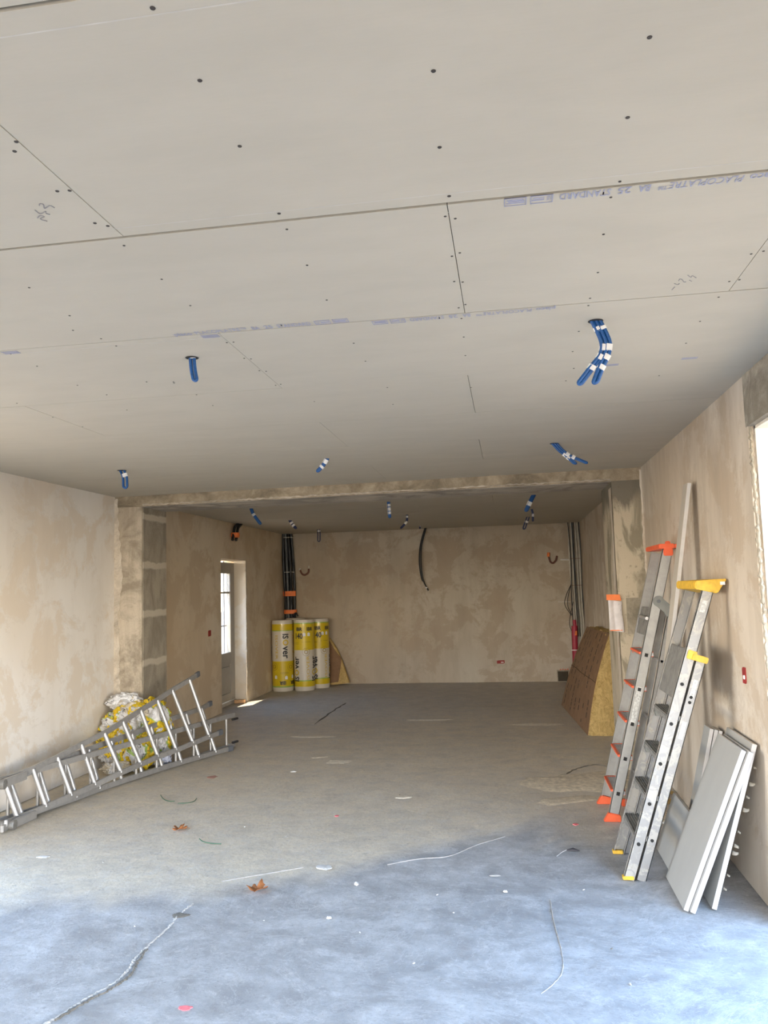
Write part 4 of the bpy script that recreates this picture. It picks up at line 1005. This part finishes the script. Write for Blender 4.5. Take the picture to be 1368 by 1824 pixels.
pigtail([(951, 882), (944, 895), (938, 908)], 9.2, [0], .016, M['blue'], 'thick blue conduit tail slanting left on the right of the rear ceiling', [(.72, .05)], .010, hole=False, group=G2)
pigtail([(947, 907), (949, 916), (949, 927)], 10.95, [0], .010, M['navy'], 'thin dark conduit tail hanging behind the thick blue one on the right', [(.7, .04)], .005, hole=False, group=G2)
pigtail([(941, 922), (937, 931), (934, 940)], 12.2, [0], .010, M['navy'], 'small dark conduit loop farthest back on the right', [(.5, .03)], .018, hole=False, group=G2)
pigtail([(748, 935), (748, 938), (748, 941)], 13.1, [0], .008, M['navy'], 'tiny dark conduit stub at the back of the rear ceiling', [(.5, .015)], .005, hole=False, group=G2)

# ---- conduit bundle in the back left corner
bl = thing('conduit_bundle', 'thick bundle of black conduits running down the back left corner', 'cable conduit', (-3.93, 13.68, 0))
rnd = random.Random(3)
for k in range(7):
    ox = -.075 + .155 * (k % 4) / 3 + rnd.uniform(-.008, .008); oy = .0 if k < 4 else -.05
    P = [(-3.90 + ox * .8, 13.70 + oy, ZC)] + [(-3.90 + ox + rnd.uniform(-.012, .012) + .07 * (1 - z / 2.6) , 13.70 + oy + rnd.uniform(-.008, .008), z) for z in (2.2, 1.7, 1.2, .6, .02)]
    MB().tube(smooth_path(P, 6), .023, 9).make('conduit', M['black_conduit'] if k != 5 else plain('grey_conduit', (.10, .11, .12), .5), parent=bl, smooth=True)
for z_, ll in ((1.60, .09), (1.28, .07)):
    cx_ = -3.90 + .07 * (1 - z_ / 2.6); prof = [(.118 * math.cos(t), .062 * math.sin(t)) for t in [2 * math.pi * k / 20 for k in range(20)]]
    MB().sweep([(cx_, 13.68, z_ - ll / 2), (cx_, 13.68, z_ + ll / 2)], prof, (0, 1, 0)).make('tape_band', M['tape_orange'], parent=bl, smooth=True, label='orange tape band')
for z_ in (2.60, 1.98):
    prof = [(.112 * math.cos(t), .060 * math.sin(t)) for t in [2 * math.pi * k / 20 for k in range(20)]]
    MB().sweep([(-3.89, 13.68, z_ - .006), (-3.89, 13.68, z_ + .006)], prof, (0, 1, 0)).make('wire_tie', M['white_conduit'], parent=bl)
MB().tube(smooth_path([(-3.80, 13.62, 1.22), (-3.74, 13.60, 1.26), (-3.70, 13.58, 1.20)], 5), .012, 7).make('loose_wire', M['black_plastic'], parent=bl, smooth=True)

# ---- cables in the back right corner
br = thing('cable_bundle', 'bundle of pale cables running down the back right corner', 'cable', (1.13, 13.70, 0))
for k in range(6):
    x_ = 1.03 + .036 * k; wob = rnd.uniform(-.012, .012)
    P = [(x_, 13.71 - .02 * (k % 2), ZC), (x_ + wob, 13.71, 2.0), (x_ + .01, 13.71, 1.3), (x_ * .6 + .44 + .012 * k, 13.70, .85), (1.09 + .012 * k, 13.69, .45), (.99 + .02 * k, 13.66, .06)]
    MB().tube(smooth_path(P, 6), .014, 8).make('cable', M['white_conduit'], parent=br, smooth=True)
for k, x_ in enumerate((1.02, 1.085, 1.105, 1.20)):
    P = [(x_, 13.675, ZC), (x_ + rnd.uniform(-.01, .02), 13.675, 2.0), (x_ + .0, 13.675, 1.5), (x_ + .01 * k, 13.675, .75)]
    MB().tube(smooth_path(P, 6), .0075, 7).make('thin_cable', M['black_conduit'], parent=br, smooth=True, label='thin black cable')
for P in ([(1.02, 13.66, 1.62), (.93, 13.65, 1.44), (.90, 13.65, 1.28), (1.0, 13.66, 1.10)], [(1.02, 13.66, 1.62), (.96, 13.65, 1.42), (.95, 13.65, 1.25), (1.01, 13.66, 1.11)], [(1.04, 13.66, 1.33), (.97, 13.65, 1.05), (.97, 13.65, .9), (1.04, 13.66, .75)]):
    MB().tube(smooth_path(P, 8), .006, 6).make('slack_loop', M['black_conduit'], parent=br, smooth=True, label='slack loop of thin black cable')
for z_ in (1.60, 2.05): MB().box(1.02, 1.21, 13.668, 13.675, z_, z_ + .006).make('wire_tie', M['brown_wire'], parent=br)
rp = thing('conduit_sleeve', 'stout dark red conduit rising from the floor in the back right corner', 'cable conduit', (1.0, 13.6, 0))
MB().tube(smooth_path([(.965, 13.55, 0), (.99, 13.57, .10), (1.02, 13.59, .35), (1.03, 13.60, .75), (1.035, 13.60, .93)], 8), .048, 14).make('conduit', M['red_conduit'], parent=rp, smooth=True)
MB().tube([(1.045, 13.58, .88), (1.035, 13.585, 1.03)], .028, 12).make('conduit', M['red_conduit'], parent=rp, smooth=True)
MB().tube([(1.05, 13.545, .78), (1.055, 13.54, .85)], .02, 10).make('orange_wire_end', M['tape_orange'], parent=rp, smooth=True, label='orange wire end')
MB().box(.96, 1.13, 13.53, 13.535, .53, .545).make('wire_tie', M['tape_white'], parent=rp)
bx = thing('wall_recess_box', 'dark rough recess at the foot of the back wall beside the red conduit', 'recess', (.83, 13.76, 0))
MB().box(.72, .92, 13.745, 13.775, .0, .19).make('recess_back', M['conc_dark'], parent=bx)
MB().box(.735, .905, 13.742, 13.746, .01, .17).make('recess_shade', plain('recess_painted_shade', (.06, .05, .035), .95), parent=bx)  # near-black plate: the shade inside the hole painted on as colour
for c_ in ((.78, .195), (.82, .20), (.86, .195), (.90, .2)): MB().box(c_[0] - .008, c_[0] + .01, 13.75, 13.76, c_[1] - .004, c_[1] + .012).make('paint_dab', M['orange'], parent=bx)
for sx_, lb in ((.62, 0),): pass
for x0_, x1_, z_, lab in ((.99, 1.0, 0, ''),): pass
for (u0, u1, v, lab) in ((998, 1014, 997, 'short pale cable stub on the back wall beside the corner cables'), (994, 1016, 1072, 'thin pale cable tie stretched across the back wall, lower than the stub')):
    a_, b_ = at(u0, v, y=13.75), at(u1, v, y=13.75)
    o = MB().tube([a_, b_], .012 if v < 1000 else .004, 8).make('cable_stub', M['tape_white'], smooth=True); tag(o, lab, 'cable')

# ---- wires hanging on or from walls
def wires(name, label, Ps, r, mat, cat='wire', ends=None):
    o = thing(name, label, cat, tuple(Ps[0][0]))
    for P in Ps: MB().tube(smooth_path(P, 8), r, 8).make('wire', mat, parent=o, smooth=True)
    for (p, d_, rr, mt, nm) in ends or (): MB().tube([Vector(p) - Vector(d_) / 2, Vector(p) + Vector(d_) / 2], rr, 10).make(nm, mt, parent=o, smooth=True)
    return o
c_ = [at(u, v, y=13.62) for u, v in ((757, 941), (749, 970), (747, 1000), (751, 1030), (756, 1037))]; c_[0].z = ZC
c2 = [at(u, v, y=13.60) for u, v in ((759, 941), (751, 972), (750, 1003), (754, 1033), (763, 1052))]; c2[0].z = ZC
wires('hanging_cable', 'long black cable pair hanging from the ceiling in front of the back wall', [c_, c2], .012, M['black_conduit'], 'cable', [(c2[-1] - Vector((.03, 0, -.05)), (.01, 0, .02), .018, M['tape_white'], 'tape_band')])
a_ = [at(u, v, x=XL + .05) for u, v in ((424, 932), (418, 940), (416, 953), (414, 962))]; b_ = [p + Vector((.02, .09, 0)) for p in a_]; a_[0].z = ZC; b_[0].z = ZC
wires('hanging_cable', 'short black cables with orange tape hanging above the narrow door', [a_, b_], .022, M['black_conduit'], 'cable', [((a_[2] + b_[2]) / 2, (0, 0, .07), .062, M['tape_orange'], 'tape_band')])
a_ = [at(u, v, y=13.72) for u, v in ((977, 990), (980, 1000), (985, 1003), (990, 998), (992, 990))]
wires('wall_wire', 'black wire loop with orange cap sticking out of the back wall on the right', [a_], .016, M['brown_wire'], 'wire', [(a_[0] + Vector((-.0, -.01, .02)), (.01, 0, .07), .024, M['tape_orange'], 'end_cap')])
a_ = [at(u, v, y=13.71) for u, v in ((534, 1014), (538, 1022), (543, 1024), (549, 1020), (550, 1013))]
wires('wall_wire', 'brownish wire loop sticking out of the back wall near the black conduits', [a_], .016, M['brown_wire'], 'wire', [(a_[0], (.01, 0, .04), .02, M['white_conduit'], 'end_cap'), (a_[-1] + Vector((0, 0, .03)), (0, 0, .05), .014, M['white_conduit'], 'end_cap')])

# ---- open electrical boxes in the walls
def outlet(label, c, ax, w_, h_, white=True, t=.006):
    o = thing('outlet_box', label, 'electrical box', tuple(c)); c = Vector(c); n_ = {'x+': Vector((1, 0, 0)), 'x-': Vector((-1, 0, 0)), 'y-': Vector((0, -1, 0))}[ax]; s_ = Vector((0, 0, 1)).cross(n_)
    pts = [(-.5, -.5), (.3, -.5), (.5, -.35), (.5, .5), (-.2, .5), (-.5, .38)]
    mb = MB(); f = [c + s_ * (x_ * w_) + Vector((0, 0, z_ * h_)) + n_ * t for x_, z_ in pts]; b_ = [p - n_ * t for p in f]; k = len(f)
    mb.v = f + b_; mb.f = [list(range(k)), [k + i for i in range(k)][::-1]] + [[i, (i + 1) % k, k + (i + 1) % k, k + i] for i in range(k)]
    mb.make('box_body', M['red_box'], parent=o)
    if white: MB().obox(c + n_ * (t + .002) + s_ * w_ * .2 + Vector((0, 0, -.1 * h_)), s_, n_, (0, 0, 1), w_ * .35, .008, h_ * .25).make('wire_connector', M['tape_white'], parent=o, bevel=.002)
    return o
outlet('small red electrical box in the left wall before the narrow door', at(373, 1128, x=XL), 'x+', .09, .08, False)
outlet('red double electrical box low in the back wall', at(892, 1179, y=YB), 'y-', .13, .055)
outlet('dark red electrical box in the right wall close to the opening', at(1327, 1203, x=XR), 'x-', .055, .085)

# ---- paper taped to the right pillar
pp = thing('paper_sheet', 'white sheet of paper taped with orange tape to the right pillar', 'paper', (.93, 7.33, 1.23))
mb = MB(); nu, nv = 16, 20; yb_ = YR_ + .02 - .004
for j in range(nv + 1):
    for i in range(nu + 1):
        f, g_ = i / nu, j / nv; x_ = .862 + .128 * f + (.008 * math.sin(g_ * 3.1) if f > .8 else 0) ; z_ = 1.215 + .275 * g_ - .02 * f
        x_ += .006 * math.sin(g_ * 5) * f - .02 * f * math.sin(g_ * 3.14)
        mb.v.append(Vector((x_, yb_ - .012 - .012 * abs(math.sin(f * 5.2 + 1)) - .010 * math.sin(g_ * 4), z_)))
for j in range(nv):
    for i in range(nu): q = j * (nu + 1) + i; mb.f.append([q, q + 1, q + nu + 2, q + nu + 1])
sh = mb.make('sheet', plain('paper', (.66, .63, .64), .8), parent=pp, smooth=True)
md = sh.modifiers.new('thickness', 'SOLIDIFY'); md.thickness = .0006
MB().hexa([(.848, yb_ - .026, 1.485), (.975, yb_ - .026, 1.478), (.975, yb_ - .022, 1.478), (.848, yb_ - .022, 1.485)], [(.848, yb_ - .022, 1.535), (.965, yb_ - .022, 1.532), (.965, yb_ - .018, 1.532), (.848, yb_ - .018, 1.535)]).make('tape_strip', M['tape_orange'], parent=pp, label='orange tape strip')
MB().box(.865, .97, yb_ - .026, yb_ - .023, 1.212, 1.22).make('tape_strip', M['tape_orange'], parent=pp, label='thin orange tape strip')
rnd = random.Random(2)
for k in range(9):
    x_ = .875 + .105 * rnd.random(); z_ = 1.24 + .2 * rnd.random()
    MB().tube([(x_, yb_ - .0265, z_), (x_ + .004, yb_ - .0265, z_ + .012)], .0012, 5).make('pen_mark', M['pencil'], parent=sh)

# ---- wood offcut at the door threshold
o = MB().obox((-4.05, 11.50, .03), (.9, .4, 0), (-.4, .9, 0), (0, 0, 1), .16, .07, .045).make('wood_block', plain('raw_wood', (.50, .30, .15), .7, sc=30), bevel=.004)
tag(o, 'small wooden block on the floor at the foot of the narrow door', 'wood block')

# ---- leaves, strings and chips on the floor
def leaf(u, v, s_, rot, label):
    c = at(u, v, z=0.0); bm_m = MB(); n_ = 40; pts = []
    for k in range(n_):
        t = 2 * math.pi * k / n_; r = s_ * (.55 + .45 * abs(math.cos(2.5 * t)) ** .7) * (1 + .12 * math.sin(9 * t)); pts.append((r * math.cos(t), r * math.sin(t), .004 + s_ * .55 * abs(math.sin(1.5 * t + rot)) * (r / s_) ** 2))
    R_ = Matrix.Rotation(rot, 3, 'Z'); bm_m.v = [c + Vector((0, 0, .006))] + [c + R_ @ Vector((p[0] * .5, p[1] * .5, p[2] * .3 + .003)) for p in pts] + [c + R_ @ Vector(p) for p in pts]
    bm_m.f = [[0, 1 + k, 1 + (k + 1) % n_] for k in range(n_)] + [[1 + k, 1 + n_ + k, 1 + n_ + (k + 1) % n_, 1 + (k + 1) % n_] for k in range(n_)]
    o = thing('dry_leaf', label, 'leaf', tuple(c)); b_ = bm_m.make('blade', M['leaf'], parent=o, smooth=True); md = b_.modifiers.new('thickness', 'SOLIDIFY'); md.thickness = .0008
    MB().tube(smooth_path([c + Vector((0, 0, .006)), c + R_ @ Vector((s_ * .8, .01, .012)), c + R_ @ Vector((s_ * 1.4, .0, .004))], 4), .0016, 5).make('stalk', M['leaf'], parent=o)
M['leaf'] = plain('dry_leaf', (.34, .13, .045), .6, sc=40, var=.3)
leaf(320, 1478, .05, .3, 'small brown dry leaf on the floor in front of the lying ladder')
leaf(458, 1586, .058, 1.3, 'larger brown dry leaf on the floor nearer the camera')
M['string'] = plain('green_string', (.05, .13, .08), .6)
def string(label, segs, r=.003):
    o = thing('string_piece', label, 'string', tuple(at(*segs[0][0], z=0)))
    for s_ in segs: MB().tube(smooth_path([at(u, v, z=.004 + .004 * (i % 2)) for i, (u, v) in enumerate(s_)], 5), r, 6).make('strand', M['string'], parent=o, smooth=True)
string('curved dark green string on the floor before the lying ladder', [[(286, 1416), (291, 1423), (301, 1427), (311, 1427)], [(317, 1431), (335, 1430), (346, 1427), (350, 1422)]])
string('short green string on the floor near the small leaf', [[(355, 1494), (362, 1499), (376, 1502), (394, 1503)]])
o = thing('twig', 'dark leaf scrap with white string end on the floor before the yellow capped ladder', 'scrap', tuple(at(1005, 1517, z=0)))
MB().tube(smooth_path([at(u, v, z=.006) for u, v in ((992, 1525), (1001, 1518), (1011, 1513))], 4), .002, 5).make('string_end', M['tape_white'], parent=o)
p = at(1021, 1515, z=0); MB().hexa([(p.x - .045, p.y - .012, .002), (p.x, p.y - .02, .002), (p.x + .04, p.y - .012, .002), (p.x, p.y + .02, .002)], [(p.x - .04, p.y - .008, .008), (p.x, p.y - .016, .012), (p.x + .038, p.y - .008, .006), (p.x, p.y + .016, .012)]).make('leaf_scrap', plain('dark_scrap', (.06, .055, .06), .8), parent=o)
M['chip'] = plain('plaster_chip', (.60, .59, .57), .85, sc=50, bump=.4)
def chip(u, v, sx_, sy_, h, rot, label, mat=None, group=None, seed=1):
    c = at(u, v, z=0); bm = bmesh.new(); bmesh.ops.create_icosphere(bm, subdivisions=2, radius=1); R_ = Matrix.Rotation(rot, 3, 'Z')
    for q in bm.verts:
        k = 1 + .35 * noise.noise(q.co * 1.7 + Vector((seed * 2.3, seed, 0))); p = R_ @ Vector((q.co.x * sx_ * k, q.co.y * sy_ * k, max(-.3, q.co.z) * h * k + h * .35)); q.co = p + c
    me = bpy.data.meshes.new('chip'); bm.to_mesh(me); bm.free(); me.materials.append(mat or M['chip']); o = bpy.data.objects.new('plaster_chip', me); COL.objects.link(o); tag(o, label, 'debris', group)
chip(77, 1527, .045, .022, .006, .1, 'flat white plaster flake at the left side of the floor', seed=1)
chip(577, 1546, .055, .04, .008, -.3, 'largest white plaster flake in the middle of the floor, beside the dust edge', seed=2)
chip(635, 1576, .012, .018, .012, .4, 'small white crumb to the right of the largest flake', seed=3)
chip(586, 1636, .014, .012, .008, .4, 'tiny white crumb below the small crumb in the middle of the floor', seed=4)
chip(882, 1560, .034, .014, .003, .1, 'thin pale flake lying on the right half of the bluish floor', seed=5)
chip(900, 1589, .012, .012, .008, .2, 'little white crumb just below the thin pale flake', seed=6)
chip(254, 1383, .0, .0, .0, 0, 'x', seed=6) if False else None
chip(523, 1375, .028, .022, .008, .1, 'pale crumb on the dusty floor in front of the lying ladder', seed=7)
crs = [(436, 1473, 'white plaster crumb just right of the small brown leaf'), (737, 1716, 'white plaster crumb in the middle of the foreground floor'), (641, 1661, 'white plaster crumb below the tiny crumb, centre of the floor'),
       (808, 1626, 'plaster crumb to the upper left of the thin foreground crack'), (779, 1594, 'plaster crumb between the pale flake and the largest flake'), (184, 1536, 'plaster crumb on the left floor beside the flat white flake'),
       (470, 1640, 'plaster crumb below the larger brown leaf'), (1040, 1585, 'plaster crumb to the left of the feet of the yellow capped ladder'), (1123, 1753, 'plaster crumb in the bottom right part of the floor'),
       (240, 1650, 'plaster crumb to the left of the long floor crack'), (1090, 1690, 'dark crumb in front of the leaning plasterboards'), (712, 1416, 'dark crumb on the dusty floor in the middle of the room')]
for i, (u, v, lab) in enumerate(crs):
    chip(u, v, .005 + .003 * (i % 3), .004, .003, i, lab, group='crumbs on the floor', seed=i, mat=M['crack_dark'] if lab[0] == 'd' else M['chip'])
for (u, v, s_, lab) in ((1187, 1431, .05, 'yellowish wool tuft at the foot of the right wall behind the yellow capped ladder'), (1185, 1467, .022, 'small white lump on the floor between the ladder and the low board'), (1195, 1414, .03, 'pale wool scrap against the right wall base behind the boards')):
    chip(u, v, s_, s_ * .7, s_ * .6, .4, lab, mat=M['wool'] if 'wool' in lab else None, seed=int(u))
